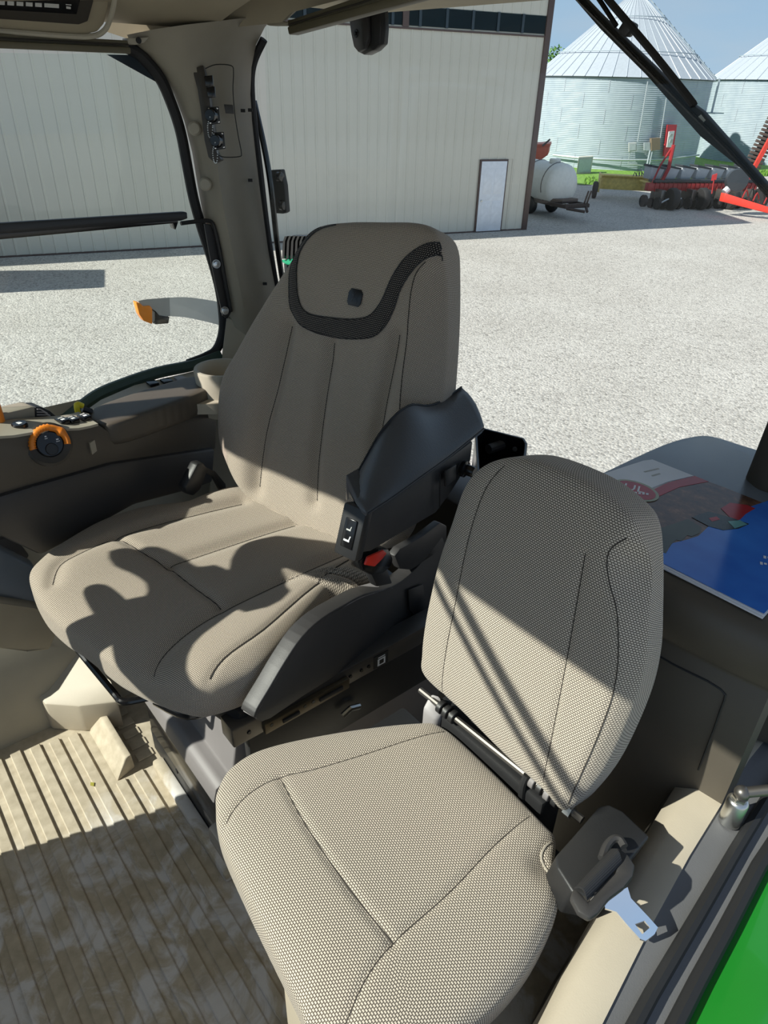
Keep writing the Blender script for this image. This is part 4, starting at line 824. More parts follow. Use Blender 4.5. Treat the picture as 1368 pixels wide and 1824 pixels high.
# seat belt lying on the left trim
sb = thing('seat_belt', onz(1080, 1520, .555), 'black seat belt retractor with chrome tongue lying on the beige door trim', 'seat belt')
BZ = .46; bz = lambda x, y, z=BZ: onz(x, y, z+LZ)
MB().prism([bz(*p) for p in [(992, 1545), (990, 1525), (1030, 1480), (1068, 1436), (1085, 1432), (1110, 1444), (1150, 1482), (1158, 1490), (1120, 1535), (1060, 1598), (1020, 1590)]], V(.01, 0, -.065), .012, 3).build('retractor_cover', m_blk, sb)
MB().tube([bz(x, y, .475) for x, y in spl([(1072, 1530), (1080, 1508), (1092, 1495), (1104, 1496), (1112, 1508)], 4)], .006, 8).build('belt_loop', m_char, sb)
M = Mat('belt_webbing'); cxx = M.coord('Object'); wv = M.n('ShaderNodeTexWave', Scale=160.0); M.l(cxx, wv.inputs[0]); M.b.inputs['Base Color'].default_value = (.022, .022, .024, 1); M.b.inputs['Roughness'].default_value = .6; M.bump(wv.outputs[0], .4, .001)
A0, A1, B0, B1 = bz(1088, 1512, .485), bz(1024, 1580, .485), bz(1108, 1535, .49), bz(1046, 1602, .49)
rows = []
for t in np.linspace(0, 1, 9):
    off = UP*.012*math.sin(math.pi*t); rows.append([A0*(1-t)+B0*t+off, A1*(1-t)+B1*t+off])
MB().solid(rows, V(0, 0, -.004)).build('webbing', M.m, sb, smooth=60)
fo = [(1016, 1598), (1022, 1580), (1036, 1590), (1048, 1606), (1098, 1552), (1084, 1528), (1086, 1512), (1100, 1508), (1118, 1520), (1132, 1540), (1128, 1560), (1112, 1580), (1085, 1600), (1066, 1626), (1050, 1636), (1030, 1624)]
MB().prism([bz(*p, .488) for p in fo], V(0, 0, -.012), .004, 2).build('latch_frame', m_char, sb)
MB().prism([bz(*p, .480) for p in [(1042, 1612), (1104, 1546), (1116, 1562), (1060, 1622)]], V(0, 0, -.006), .001).build('latch_bar', m_grey, sb)
MB().prism([bz(*p, .484) for p in [(1076, 1592), (1100, 1568), (1108, 1576), (1084, 1600)]], V(0, 0, -.006), .001).build('latch_slide', m_blkg, sb)
tg = [(1076, 1604), (1118, 1580), (1124, 1600), (1172, 1652), (1166, 1664), (1150, 1676), (1140, 1672), (1098, 1624), (1078, 1618)]
hole = [(1131, 1646), (1148, 1640), (1158, 1652), (1144, 1664)]
tz = lambda x, y: onz(x, y, LZ+.455-.0006*(y-1590))
mbt = MB(); outer = [tz(*p) for p in [(1076, 1604), (1118, 1580), (1124, 1600), (1156, 1634), (1172, 1652), (1166, 1664), (1150, 1676), (1140, 1672), (1118, 1648), (1098, 1624), (1078, 1618)]]; hi_ = [tz(*p) for p in hole]
vs = outer+hi_; fs = [(0, 1, 2, 9, 10), (2, 3, 12, 11, 9), (9, 11, 8), (3, 4, 13, 12), (4, 5, 13), (5, 6, 14, 13), (6, 7, 14), (7, 8, 11, 14)]
vs2 = vs+[p-UP*.003 for p in vs]; m_ = len(vs); fs2 = fs+[tuple(i+m_ for i in f[::-1]) for f in fs]
for lp_ in (list(range(11)), [11, 14, 13, 12]):
    for a, b in zip(lp_, lp_[1:]+lp_[:1]): fs2.append((a, a+m_, b+m_, b))
mbt.add(vs2, fs2).build('tongue', m_chrome, sb, smooth=30)

# gas strut joint on the sill
gs = thing('gas_strut', onz(1300, 1460, .385+LZ), 'steel ball joint and black gas strut rod at the door sill', 'strut')
g0_ = onz(1299, 1462, .388+LZ); 
MB().lathe([(.0, .0), (.0165, .0), (.0165, .05), (.014, .054), (.010, .056), (0, .056)], g0_, UP, 28).build('post', m_steel, gs)
MB().lathe([(.0, .0), (.012, .0), (.012, .006), (0, .006)], g0_+UP*.056, UP, 6).build('nut', m_steel, gs)
bc = g0_+UP*.071
MB().lathe([(.012*math.sin(t), -.012*math.cos(t)) for t in np.linspace(.01, math.pi-.01, 12)], bc, UP, 22).build('ball_socket', m_dsteel, gs)
e2 = onz(1480, 1396, .50+LZ); dv = nrm(e2-bc)
MB().tube([bc, bc+dv*.045], .0085, 14).build('socket_neck', m_dsteel, gs); MB().tube([bc+dv*.04, bc+dv*.30], .006, 12).build('rod', m_blkg, gs)

# rear window wiper
wi = thing('window_wiper', ony(1200, 180, -1.47), 'black wiper blade and arm slanting across the rear window', 'wiper')
WY = lambda x, y, d=0: ony(x, y, -1.50+d)
MB().prism([WY(*p) for p in [(1010, -16), (1028, -16), (1064, 22), (1109, 66), (1167, 122), (1222, 178), (1250, 198), (1308, 264), (1420, 390), (1396, 386), (1349, 324), (1247, 243), (1151, 134), (1068, 51)]], V(0, -.018, 0), .002).build('blade', m_rub, wi)
MB().tube([WY(1024, -6, .006), WY(1160, 130, .006), WY(1300, 270, .006), WY(1400, 384, .006)], .004, 6).build('blade_spine', m_blkg, wi)
MB().tube([WY(*p, .016) for p in spl([(1070, -20), (1084, 0), (1122, 45), (1167, 99), (1228, 176), (1236, 188)], 4)], .0075, 8).build('arm', m_blk, wi)
MB().tube([WY(*p, .022) for p in ((1054, -20), (1072, 6), (1098, 46))], .005, 8).build('washer_pipe', m_blkg, wi)
MB().prism([WY(*p, .022) for p in [(1100, 52), (1112, 34), (1126, 42), (1124, 54), (1112, 66), (1103, 62)]], V(0, -.025, 0), .003).build('arm_bracket', m_blk, wi)
MB().prism([WY(*p, .002) for p in [(1241, 210), (1249, 204), (1257, 214), (1249, 222)]], V(0, .001, 0), 0).build('sticker', m_gprint, wi)

# steering column and wheel, plus a plate and bars added unseen to shade the seats
stc = thing('steering_wheel', V(1.35, .42, 0), 'black steering wheel on its column, with an added plate that shades the driver seat', 'steering wheel')
lift = lambda p, dz: np.array(p)-np.array(LD)*(dz/abs(LD[2]))
shadow_outline = [lift(onz(x, y, .62), .56) for x, y in spl([(158, 1150), (168, 1105), (190, 1078), (216, 1062), (246, 1058), (250, 1035), (226, 1018), (204, 1008), (204, 986), (240, 980), (268, 992), (300, 1012), (330, 1008), (360, 1020), (392, 1030), (400, 992), (420, 965), (445, 955), (500, 962), (560, 972), (640, 1000), (600, 1040), (520, 1015), (470, 1005), (455, 1040), (480, 1062), (440, 1092), (400, 1080), (340, 1120), (295, 1155), (272, 1200), (270, 1260), (262, 1320), (150, 1265), (140, 1200)], 2)]
MB().prism(shadow_outline, UP*.04, 0).build('shadow_plate', m_blk, stc)  # added flat plate, outline traced back from the shadow on the driver cushion
wo = V(1.38, .28, 1.08); wn = nrm(V(0, -.55, .83)); ax_ = nrm(np.cross(UP, wn)); ay_ = np.cross(wn, ax_)
MB().tube([wo-wn*.02, V(1.37, .42, .5), V(1.38, .46, .0)], .05, 14).build('column', m_brn, stc)
MB().tube([wo+.12*(math.cos(t)*ax_+math.sin(t)*ay_) for t in np.linspace(0, 2*math.pi, 49)], .014, 10, cap=False).build('rim', m_blk, stc)
for t in (0.3, 2.84, -1.57): MB().tube([wo, wo+.12*(math.cos(t)*ax_+math.sin(t)*ay_)], .010, 8).build('spoke', m_blk, stc)
fw = thing('shade_bars', V(.95, .47, 1.7), 'black wiper-like bars added behind the camera to shade the passenger backrest', 'wiper')  # unseen pair of bars, added for the double shadow stripe on the backrest
for dz, r_ in ((0, .009), (.045, .012)): MB().tube([V(1.14, .50, 1.81+dz), V(.74, .50, 1.56+dz)], r_, 8).build('blade' if dz else 'arm', m_blk, fw)

# ================================================================== THE YARD
M = Mat('pale_gravel'); c = M.coord('Object'); vo = M.n('ShaderNodeTexVoronoi', Scale=26.0); M.l(c, vo.inputs['Vector']); vo2 = M.n('ShaderNodeTexVoronoi', Scale=58.0); M.l(c, vo2.inputs['Vector'])
sx = M.n('ShaderNodeSeparateColor'); M.l(vo.outputs['Color'], sx.inputs[0]); sy = M.n('ShaderNodeSeparateColor'); M.l(vo2.outputs['Color'], sy.inputs[0])
a = M.ramp(sx.outputs[0], [(0, (.16, .15, .135, 1)), (.22, (.42, .405, .375, 1)), (1, (.66, .64, .59, 1))]); b = M.ramp(sy.outputs[0], [(0, (.24, .23, .21, 1)), (1, (.66, .64, .595, 1))])
nz = M.n('ShaderNodeTexNoise', Scale=.5, Detail=5.0); M.l(c, nz.inputs[0]); tone = M.ramp(nz.outputs[0], [(.3, (.86, .85, .84, 1)), (.7, (1.0, 1.0, 1.0, 1))])
M.l(M.mix(1.0, M.mix(.45, a, b), tone, 'MULTIPLY'), M.b.inputs['Base Color']); M.b.inputs['Roughness'].default_value = .9
M.bump(vo.outputs['Distance'], -.6 if False else .6, .02).invert = True
ground = struct(MB().add([V(-60, -140, GZ), V(140, -140, GZ), V(140, 60, GZ), V(-60, 60, GZ)], [(0, 1, 2, 3)]), 'ground', M.m, smooth=0)
G = lambda x, y: onz(x, y, GZ)
M = Mat('grass'); c = M.coord('Object'); nz = M.n('ShaderNodeTexNoise', Scale=6.0, Detail=8.0); M.l(c, nz.inputs[0]); M.l(M.ramp(nz.outputs[0], [(.3, (.07, .16, .02, 1)), (.7, (.22, .42, .05, 1))]), M.b.inputs['Base Color']); M.b.inputs['Roughness'].default_value = .9; m_grass = M.m
gr = MB(); gp_ = [G(900, 322), G(1040, 330), G(1150, 327), G(1250, 322), G(1368, 314), G(1500, 306), G(1560, 240), G(1368, 200), G(1100, 210), G(900, 215)]
gr.add([p+UP*.02 for p in gp_], [tuple(range(len(gp_)))]); setp(gr.build('grass_strip', m_grass, smooth=0), 'strip of green mown grass in front of the grain bins', 'grass', kind='stuff')
tuft = MB()
for k in range(2600):
    t = rng.random(); i = min(int(t*4), 3); fr_ = t*4-i; p = gp_[i+1 if i < 3 else 3]*(1-fr_)+gp_[min(i+2, 5) if i < 3 else 4]*fr_; q = p+(p/np.linalg.norm(p[:2]))*V(1, 1, 0)*rng.random()*3.2
    p = V(q[0], q[1], GZ); s_ = .05+.07*rng.random(); a_ = rng.random()*6.28; d = V(math.cos(a_), math.sin(a_), 0)*s_*.5
    tuft.add([p-d, p+d, p+V(rng.normal()*.03, rng.normal()*.03, s_*1.6)], [(0, 1, 2)])
setp(tuft.build('grass_blades', m_grass, smooth=0), 'loose green grass blades along the edge of the gravel', 'grass', kind='stuff')

# ---- the cream steel shed
P1 = G(0, 459); P2 = G(933, 409); ww = nrm(P2-P1); wnn = np.cross(UP, ww); wnn = wnn if wnn @ (CAM-P1) > 0 else -wnn; wnn = nrm(V(wnn[0], wnn[1], 0))
WF = Fr(P2, -ww, UP, wnn)                      # x runs from the right corner to the left along the wall
HB = 6.7
shed = thing('shed', WF.w(12, 0, -8), 'long cream ribbed steel shed with a white door and clerestory glazing', 'building')
M = Mat('cream_steel'); c = M.coord('Object'); nz = M.n('ShaderNodeTexNoise', Scale=.7, Detail=4.0); M.l(c, nz.inputs[0]); M.l(M.ramp(nz.outputs[0], [(.3, (.60, .57, .48, 1)), (.7, (.66, .63, .54, 1))]), M.b.inputs['Base Color']); M.b.inputs['Roughness'].default_value = .5; m_cream = M.m
m_trim = plain('maroon_brown_trim', (.10, .065, .055, 1), .5); m_fasc = plain('dark_glazing', (.03, .045, .055, 1), .25)
zb0 = WF.px(968, 63)[1]; zb1 = WF.px(974, 28)[1]; dl = WF.px(846, 413)[0]; dr = WF.px(889, 411)[0]; dt = WF.px(880, 287)[1]
PIT = .305
def panel(x0, x1, y0, y1):
    mb = MB(); pr = [(0, 0), (.20, 0), (.22, .020), (.25, .020), (.27, 0), (x1-x0, 0)] if x1-x0 > .28 else [(0, 0), (x1-x0, 0)]
    mb.loft([[WF.w(x0+a, y0, b) for a, b in pr], [WF.w(x0+a, y1, b) for a, b in pr]]); return mb
proto = None; x = .10; n_ = 0
lower_proto = upper_proto = None
def put(src, x):
    o = src.copy(); C.objects.link(o); o.parent = shed; o.location = src.location+Vector([float(q) for q in -ww*(x)]); return o
xs = []
while x < 27: xs.append(x); x += PIT
lp0 = panel(0, PIT, .03, zb0).build('wall_panel', m_cream, shed, smooth=0); up0 = panel(0, PIT, zb1, HB).build('upper_panel', m_cream, shed, smooth=0); ov0 = panel(0, PIT, dt+.05, zb0).build('over_door_panel', m_cream, shed, smooth=0)
first = True
for x in xs:
    if dr-.06 < x+PIT and x < dl+.06: put(ov0, x)
    else: put(lp0, x)
    put(up0, x)
for o in (lp0, up0, ov0): bpy.data.objects.remove(o)
MB().fbox(WF, (-.02, 0, -.06), (27.5, HB, -.012)).build('wall_backing', m_cream, shed)
MB().fbox(WF, (-.08, -.02, -.2), (.11, HB+.05, .05), .01).build('corner_trim', m_trim, shed)
MB().fbox(WF, (0, -.02, -.02), (27.5, .04, .03)).build('base_trim', m_trim, shed)
MB().fbox(WF, (.0, .0, -14), (27.5, HB, -.07)).build('shed_body', m_cream, shed)
MB().prism([WF.w(-.5, HB, .45), WF.w(28, HB, .45), WF.w(28, HB+.1, .45), WF.w(28, HB+3, -7), WF.w(-.5, HB+3, -7), WF.w(-.5, HB+.1, .45)][0:0] or [WF.w(-.4, HB, .35), WF.w(-.4, HB+.12, .35), WF.w(-.4, HB+2.0, -7), WF.w(-.4, HB+.12, -14.3), WF.w(-.4, HB, -14.3)], -ww*28.5, 0).build('roof', plain('roof_steel', (.25, .23, .22, 1), .5), shed)
# clerestory: posts and panes
MB().fbox(WF, (.1, zb0-.05, -.01), (27.5, zb0-.005, .03)).build('sill_trim', m_trim, shed)
cl = MB().fbox(WF, (.1, zb0, -.30), (27.5, zb1, -.25)).build('clerestory_back', m_fasc, shed)
k = 0; x = .12
m_pane = glassm('clerestory_pane', (.35, .42, .45, 1)); m_pane2 = plain('bright_pane', (.55, .68, .72, 1), .2)
while x < 15:
    pb = MB().fbox(WF, (x, zb0+.03, .0), (x+.72, zb1-.01, .012), .0).build('pane', m_pane, shed)
    MB().fbox(WF, (x+.72, zb0+.02, .0), (x+.80, zb1, .03)).build('mullion', m_fasc, shed); x += .80; k += 1
px0 = WF.px(722, 45)[0]
for xx, yy in ((WF.px(745, 45)[0], 0), (WF.px(700, 48)[0], 0)): MB().fbox(WF, (xx-.35, zb0+.06, -.24), (xx+.4, zb0+.36, -.22)).build('light_panel', m_pane2, shed)
MB().fbox(WF, (px0-.09, zb0, .0), (px0+.09, zb1, .035)).build('clerestory_post', m_trim, shed)
# door
dfr = MB().fbox(WF, (dr-.05, 0, .0), (dl+.05, dt+.05, .045), .008).build('door', m_trim, shed)
DF = lambda a, b: None
leaf = MB().fbox(WF, (dr, .03, .046), (dl, dt, .065), .006).build('door_leaf', plain('white_door', (.80, .82, .86, 1), .4), dfr)
for (u0, u1, v0, v1) in ((.12, .46, .55, .9), (.54, .88, .55, .9), (.12, .46, .1, .45), (.54, .88, .1, .45)):
    w_, h_ = dl-dr, dt; MB().fbox(WF, (dr+u0*w_, v0*h_, .065), (dr+u1*w_, v1*h_, .071), .004).build('door_panel', leaf.data.materials[0], dfr)
MB().lathe([(0, .05), (.03, .045), (.032, .03), (.012, .02), (.012, 0)], WF.w(dl-.08, dt*.46, .066), wnn, 14).build('door_knob', m_steel, dfr)

# ---- grain bins
M = Mat('galvanised_steel'); c = M.coord('Object'); nz = M.n('ShaderNodeTexNoise', Scale=1.4, Detail=5.0); M.l(c, nz.inputs[0]); M.l(M.ramp(nz.outputs[0], [(.3, (.30, .37, .42, 1)), (.7, (.39, .46, .50, 1))]), M.b.inputs['Base Color']); M.b.inputs['Metallic'].default_value = .1; M.b.inputs['Roughness'].default_value = .65; m_galv = M.m
m_bolt = plain('bin_dark', (.10, .12, .13, 1), .5); m_roofp = plain('bin_roof_steel', (.40, .45, .50, 1), .55, .1)
def zdist(x, y, D):
    v = ray(x, y); return CAM[2]+v[2]/math.hypot(v[0], v[1])*D
def grain_bin(base_px, R, eave_px, apex_px, label, ladder):
    f0 = G(*base_px); u = nrm(V(f0[0], f0[1], 0)); cen = f0+u*R; D0 = math.hypot(*f0[:2])
    ze = zdist(*eave_px, D0); za = zdist(*apex_px, D0+R)
    t = thing('grain_bin', V(cen[0], cen[1], GZ), label, 'grain bin', 'galvanised grain bins behind the yard')
    NRG = 6; hh = (ze-GZ)/NRG; NA = 96
    proto = None
    for r in range(NRG):
        if proto is None:
            rows = []
            for k in range(8*4+1):
                z = GZ+hh*k/32; rr = R+.012*math.sin(2*math.pi*k/4)
                rows.append([V(cen[0]+rr*math.cos(2*math.pi*j/NA), cen[1]+rr*math.sin(2*math.pi*j/NA), z) for j in range(NA)])
            proto = MB().loft(rows, True).build('wall_ring', m_galv, t, smooth=80)
        else:
            o = proto.copy(); C.objects.link(o); o.parent = t; o.location = proto.location+Vector((0, 0, hh*r))
        for q in range(4):
            a_ = math.atan2(-u[1], -u[0])+(-.9+.52*q+(.26 if r % 2 else 0)); rr = R+.014; s_ = .02/R
            MB().loft([[V(cen[0]+rr*math.cos(a_+s_*d), cen[1]+rr*math.sin(a_+s_*d), GZ+hh*r+hh*e) for d in (-1, 1)] for e in (0.02, .98)]).build('sheet_lap', m_roofp, t)
    MB().lathe([(R+.03, ze-.05-GZ), (R+.10, ze-.02-GZ), (R+.10, ze+.04-GZ), (R+.02, ze+.06-GZ)], V(cen[0], cen[1], GZ), UP, 96, cap=False).build('eave_ring', m_bolt, t)
    NP = 44; Rt = .55; zt = za-.5; da = 2*math.pi/NP; pro = None
    for j in range(NP):
        if pro is None:
            mb = MB(); prof = [(-.5, 0), (-.47, .05), (-.44, .0), (.44, 0), (.5, 0)]
            rows = []
            for s_ in (0, .33, .66, 1):
                rr = (R+.16)*(1-s_)+Rt*s_; z = (ze)*(1-s_)+zt*s_
                rows.append([V(cen[0]+rr*math.cos(da*a_), cen[1]+rr*math.sin(da*a_), z+b_*(1-.5*s_)) for a_, b_ in prof])
            pro = mb.loft(rows).build('roof_panel', m_roofp, t, smooth=20, origin=V(cen[0], cen[1], ze))
        else:
            o = pro.copy(); C.objects.link(o); o.parent = t; o.rotation_euler = (0, 0, da*j)
    for s_ in (.28, .72):
        rr = (R+.16)*(1-s_)+Rt*s_+.02; z = ze*(1-s_)+zt*s_+.14
        MB().tube([V(cen[0]+rr*math.cos(2*math.pi*j/64), cen[1]+rr*math.sin(2*math.pi*j/64), z) for j in range(65)], .025, 6, cap=False).build('roof_ring', m_galv, t)
    MB().lathe([(.58, zt-GZ-.05), (.58, zt-GZ+.12), (.40, zt-GZ+.3), (.40, zt-GZ+.55), (0, zt-GZ+.6)], V(cen[0], cen[1], GZ), UP, 28).build('roof_cap', plain('cap_tan', (.52, .48, .38, 1), .5), t)
    if ladder is not None:
        a_ = math.atan2(-u[1], -u[0])+ladder; d = V(math.cos(a_), math.sin(a_), 0); s2 = V(-d[1], d[0], 0)
        for sg in (-1, 1): MB().tube([cen*V(1, 1, 0)+d*(R+.16)+s2*.2*sg+UP*(ze+.1), cen*V(1, 1, 0)+d*Rt+s2*.2*sg+UP*(zt+.15)], .025, 6).build('roof_ladder_rail', m_galv, t)
        for k in range(14):
            s_ = (k+.5)/14; p = cen*V(1, 1, 0)+d*((R+.16)*(1-s_)+Rt*s_)+UP*(ze*(1-s_)+zt*s_+.16)
            MB().tube([p-s2*.22, p+s2*.22], .03, 5).build('ladder_rung', m_galv, t)
        for sg in (-2, -1, 1, 2): MB().tube([cen*V(1, 1, 0)+d*(R+.35)+s2*.18*sg+UP*(ze+.1), cen*V(1, 1, 0)+d*(R+.35)+s2*.18*sg+UP*(ze-1.6)], .02, 5).build('cage_bar', m_galv, t)
        MB().box(cen*V(1, 1, 0)+d*(R+.35)-V(.5, .5, 0)+UP*(ze-1.66), cen*V(1, 1, 0)+d*(R+.35)+V(.5, .5, 0)+UP*(ze-1.60)).build('cage_platform', m_galv, t)
    return cen, ze
c1, e1 = grain_bin((1080, 303), 5.2, (1107, 137), (1131, -22), 'nearer corrugated grain bin with conical roof beside the shed', 1.35)
c2, e2_ = grain_bin((1395, 297), 6.2, (1425, 143), (1462, -18), 'right-hand corrugated grain bin cut off by the picture edge', None)
# fittings on and beside the near bin
def binpt(x, y, off=.05):
    v = ray(x, y); o = CAM[:2]-c1[:2]; d = v[:2]; R = 5.37+off; A_ = d @ d; B_ = 2*(o @ d); C_ = o @ o-R*R; t = (-B_-math.sqrt(max(B_*B_-4*A_*C_, 0)))/(2*A_); return CAM+v*t
def binplate(name, px, mat, th, par=None, **k):
    pts = [binpt(*p) for p in px]; n = nrm((np.mean(pts, axis=0)-c1)*V(1, 1, 0)); return MB().prism(pts, n*th, 0).build(name, mat, par, **k)
m_cond = plain('conduit_grey', (.45, .5, .53, 1), .45, .4)
eb = thing('electrical_box', binpt(1125, 262), 'grey electrical box with conduit on the near grain bin', 'electrical box')
binplate('box_body', [(1119, 254), (1132, 253), (1133, 269), (1119, 270)], plain('box_grey', (.42, .44, .43, 1), .5), .18, eb)
binplate('box_lid', [(1120, 256), (1131, 255), (1131, 267), (1120, 268)], m_cond, .20, eb)
MB().tube([binpt(1154, 145, .1), binpt(1136, 252, .1)], .035, 6).build('conduit', m_cond, eb)
MB().tube([binpt(1122, 270, .1), binpt(1119, 292, .1), binpt(1145, 295, .1)], .03, 6).build('conduit', m_cond, eb)
eb2 = thing('electrical_box', binpt(1162, 258), 'brown control box beside the red sign on the near bin', 'electrical box')
binplate('box_body', [(1157, 246), (1172, 245), (1172, 266), (1157, 268)], plain('box_brown', (.20, .15, .10, 1), .5), .25, eb2)
binplate('box_side', [(1146, 254), (1156, 253), (1157, 268), (1146, 268)], m_cond, .15, eb2)
MB().tube([binpt(1187, 175, .1), binpt(1176, 246, .1)], .03, 6).build('conduit', m_cond, eb2)
for x in (1150, 1154): MB().tube([binpt(x+8, 268, .2), binpt(x, 305, .25)], .045, 6).build('conduit', m_roofp, eb2)
setp(MB().tube([binpt(x, y, .1) for x, y in spl([(985, 276), (1030, 281), (1080, 284), (1120, 285), (1180, 284), (1245, 276)], 4)], .05, 8).build('pipe', m_cond), 'thin grey pipe running round the foot of the near bin', 'pipe')
sgn = thing('sign_board', binpt(1190, 250), 'tall red framed notice board on the near bin', 'sign')
binplate('frame', [(1187, 222), (1204, 222), (1196, 278), (1180, 278)], plain('sign_red', (.55, .03, .04, 1), .4), .10, sgn); binplate('sheet', [(1189, 234), (1199, 233), (1194, 262), (1185, 262)], m_white, .14, sgn)
for a_, b_ in ((238, 243), (248, 254)): binplate('notice_mark', [(1191, a_), (1196, a_), (1194, b_), (1189, b_)], m_gprint, .16, sgn)
fan = thing('bin_heater', G(1035, 304), 'pale square fan housing against the foot of the near bin', 'fan')
fa = G(1026, 311); fb_ = G(1052, 309); dd = nrm(fb_-fa); bk_ = nrm(V(fa[0], fa[1], 0))
MB().prism([fa, fb_, fb_+bk_*.7, fa+bk_*.7], UP*.85, .03).build('housing', plain('fan_cream', (.52, .51, .44, 1), .5), fan); MB().prism([fa+UP*.1+dd*.1-bk_*.01, fb_+UP*.1-dd*.1-bk_*.01, fb_+UP*.75-dd*.1-bk_*.01, fa+UP*.75+dd*.1-bk_*.01], -bk_*.02, 0).build('louvre', m_cond, fan)

# ---- white liquid tanks on a trailer
def cyl_tank(name, o, ax, R, Ln, mat, par):
    pr = [(0, -Ln/2-.16), (R*.5, -Ln/2-.13), (R*.85, -Ln/2-.05), (R, -Ln/2+.08)]+[(R*(1.012 if k % 2 else 1), -Ln/2+.1+(Ln-.2)*k/8) for k in range(9)]+[(R, Ln/2-.08), (R*.85, Ln/2+.05), (R*.5, Ln/2+.13), (0, Ln/2+.16)]
    return MB().lathe(pr, o, ax, 36).build(name, mat, par, smooth=50)
tz0 = G(1000, 388); ub = nrm(V(tz0[0], tz0[1], 0)); DT = math.hypot(*tz0[:2])
tc = CAM*V(1, 1, 0)+ub*DT; 
def atD(x, y, D): v = ray(x, y); return CAM+v*(D/math.hypot(v[0], v[1]))
m_tank = plain('white_poly_tank', (.74, .74, .68, 1), .35, var=.04)
tk = thing('tank_trailer', G(1000, 380), 'white liquid tank on a rusty trailer beside the shed corner', 'trailer')
Rk = .70; rgt = nrm(CX*V(1, 1, 0)); axt = nrm(-ub*.80+rgt*.60); ce = atD(1008, 332, DT)
cyl_tank('tank', ce-axt*1.25, axt, Rk, 2.2, m_tank, tk)
for s_ in (-.75, .25): 
    d_ = np.cross(axt, UP); MB().tube([ce-axt*.75+axt*s_+(Rk+.01)*(math.cos(t)*UP+math.sin(t)*d_) for t in np.linspace(-1.9, 1.9, 21)], .02, 6).build('strap', m_dsteel, tk)
MB().lathe([(.2, 0), (.2, .1), (.17, .13), (0, .13)], ce-axt*.75+UP*(Rk-.02), UP, 20).build('tank_lid', m_tank, tk)
m_rust = plain('rusty_steel', (.075, .055, .045, 1), .8); d_ = nrm(np.cross(axt, UP)*V(1, 1, 0)); ah = nrm(axt*V(1, 1, 0))
bz0 = V(ce[0], ce[1], GZ+.42)
for sg in (-1, 1): MB().prism([bz0+d_*(.5*sg-.05)+ah*.75, bz0+d_*(.5*sg+.05)+ah*.75, bz0+d_*(.5*sg+.05)-ah*4, bz0+d_*(.5*sg-.05)-ah*4], UP*.12, .01).build('beam', m_rust, tk)
MB().prism([bz0+d_*-.5+ah*.75, bz0+d_*.5+ah*.75, bz0+d_*.5+ah*.62, bz0+d_*-.5+ah*.62], UP*.14, .01).build('cross_beam', m_rust, tk)
for sg in (-1, 1): MB().tube([bz0+d_*.45*sg+ah*.7, bz0+d_*.05*sg+ah*1.2-UP*.05], .05, 6).build('drawbar', m_rust, tk)
MB().tube([bz0+d_*-.3+ah*.72+UP*.1, bz0+d_*-.3+ah*.85+UP*.55], .03, 6).build('hand_rail', m_rust, tk); MB().tube([bz0+d_*-.42+ah*.72+UP*.1, bz0+d_*-.42+ah*.85+UP*.55], .03, 6).build('hand_rail', m_rust, tk)
for q in (-.6, -2.3):
    for sg in (-1, 1): MB().lathe([(.14, -.1), (.27, -.1), (.30, -.05), (.30, .05), (.27, .1), (.14, .1), (0, .06)], V(bz0[0], bz0[1], GZ+.30)+d_*.5*sg+ah*(q-.6), d_*sg, 24).build('wheel', m_rub, tk)
for q in (-.2, -1.3, -2.4): MB().box(bz0+ah*q-V(.45, .45, 0)+UP*.1, bz0+ah*q+V(.45, .45, 0)+UP*.22, .02).build('cradle', m_rust, tk)
# orange hopper behind the tanks
hpt = thing('hopper_wagon', V(*atD(955, 290, DT+5.5)[:2], GZ), 'orange hopper wagon half hidden behind the shed corner', 'wagon')
HD = DT+5.5; m_hop = plain('orange_paint', (.62, .12, .05, 1), .45)
hq = [atD(x, y, HD) for x, y in [(925, 262), (979, 258), (976, 276), (962, 286), (940, 290), (925, 290)]]
MB().prism(hq, nrm(V(ub[0], ub[1], 0))*1.6, .03).build('hopper', m_hop, hpt); MB().prism([atD(x, y, HD-.02) for x, y in [(925, 259), (980, 256), (980, 261), (925, 264)]], ub*1.65, .01).build('rim', m_hop, hpt)
MB().tube([atD(966, 260, HD-.1), atD(980, 248, HD-.1)], .04, 6).build('crank', m_dsteel, hpt)
for dx in (930, 965):
    p = atD(dx, 286, HD+.8); MB().tube([p, V(p[0], p[1], GZ+.4)], .08, 6).build('leg', m_dsteel, hpt); MB().lathe([(.18, -.12), (.4, -.1), (.4, .1), (.18, .12)], V(p[0], p[1], GZ+.4), ww, 20).build('wheel', m_rub, hpt)

# ---- yellow box scraper
ys0, ys1 = G(1062, 352), G(1158, 348); ye = nrm(ys1-ys0); yb = nrm(V(ys0[0], ys0[1], 0)); Dy = math.hypot(*ys0[:2])
m_ylw = plain('mustard_paint', (.70, .55, .18, 1), .55, var=.15)
sc = thing('box_scraper', (ys0+ys1)/2, 'mustard yellow towed box scraper parked in front of the grass', 'scraper')
aA = V(*atD(1068, 330, Dy)[:2], GZ); aB = V(*atD(1180, 330, Dy+.3)[:2], GZ); ye = nrm(aB-aA); yn = nrm(np.cross(UP, ye)); yn = yn if yn @ yb > 0 else -yn
MB().prism([aA+UP*.35, aB+UP*.35, aB+UP*.85, aA+UP*.85], yn*.05, .01).build('blade_board', m_ylw, sc); MB().prism([aA+UP*.85-yn*.1, aB+UP*.85-yn*.1, aB+UP*.85+yn*.5, aA+UP*.85+yn*.5], UP*.06, .01).build('top_rail', m_ylw, sc)
for q, s_ in ((aA, -1), (aB, 1)): MB().prism([q+UP*.25-yn*.35, q+UP*.25+yn*.5, q+UP*.95+yn*.5, q+UP*.95-yn*.1, q+UP*.8-yn*.35], ye*.06*s_, .01).build('end_plate', m_ylw, sc)
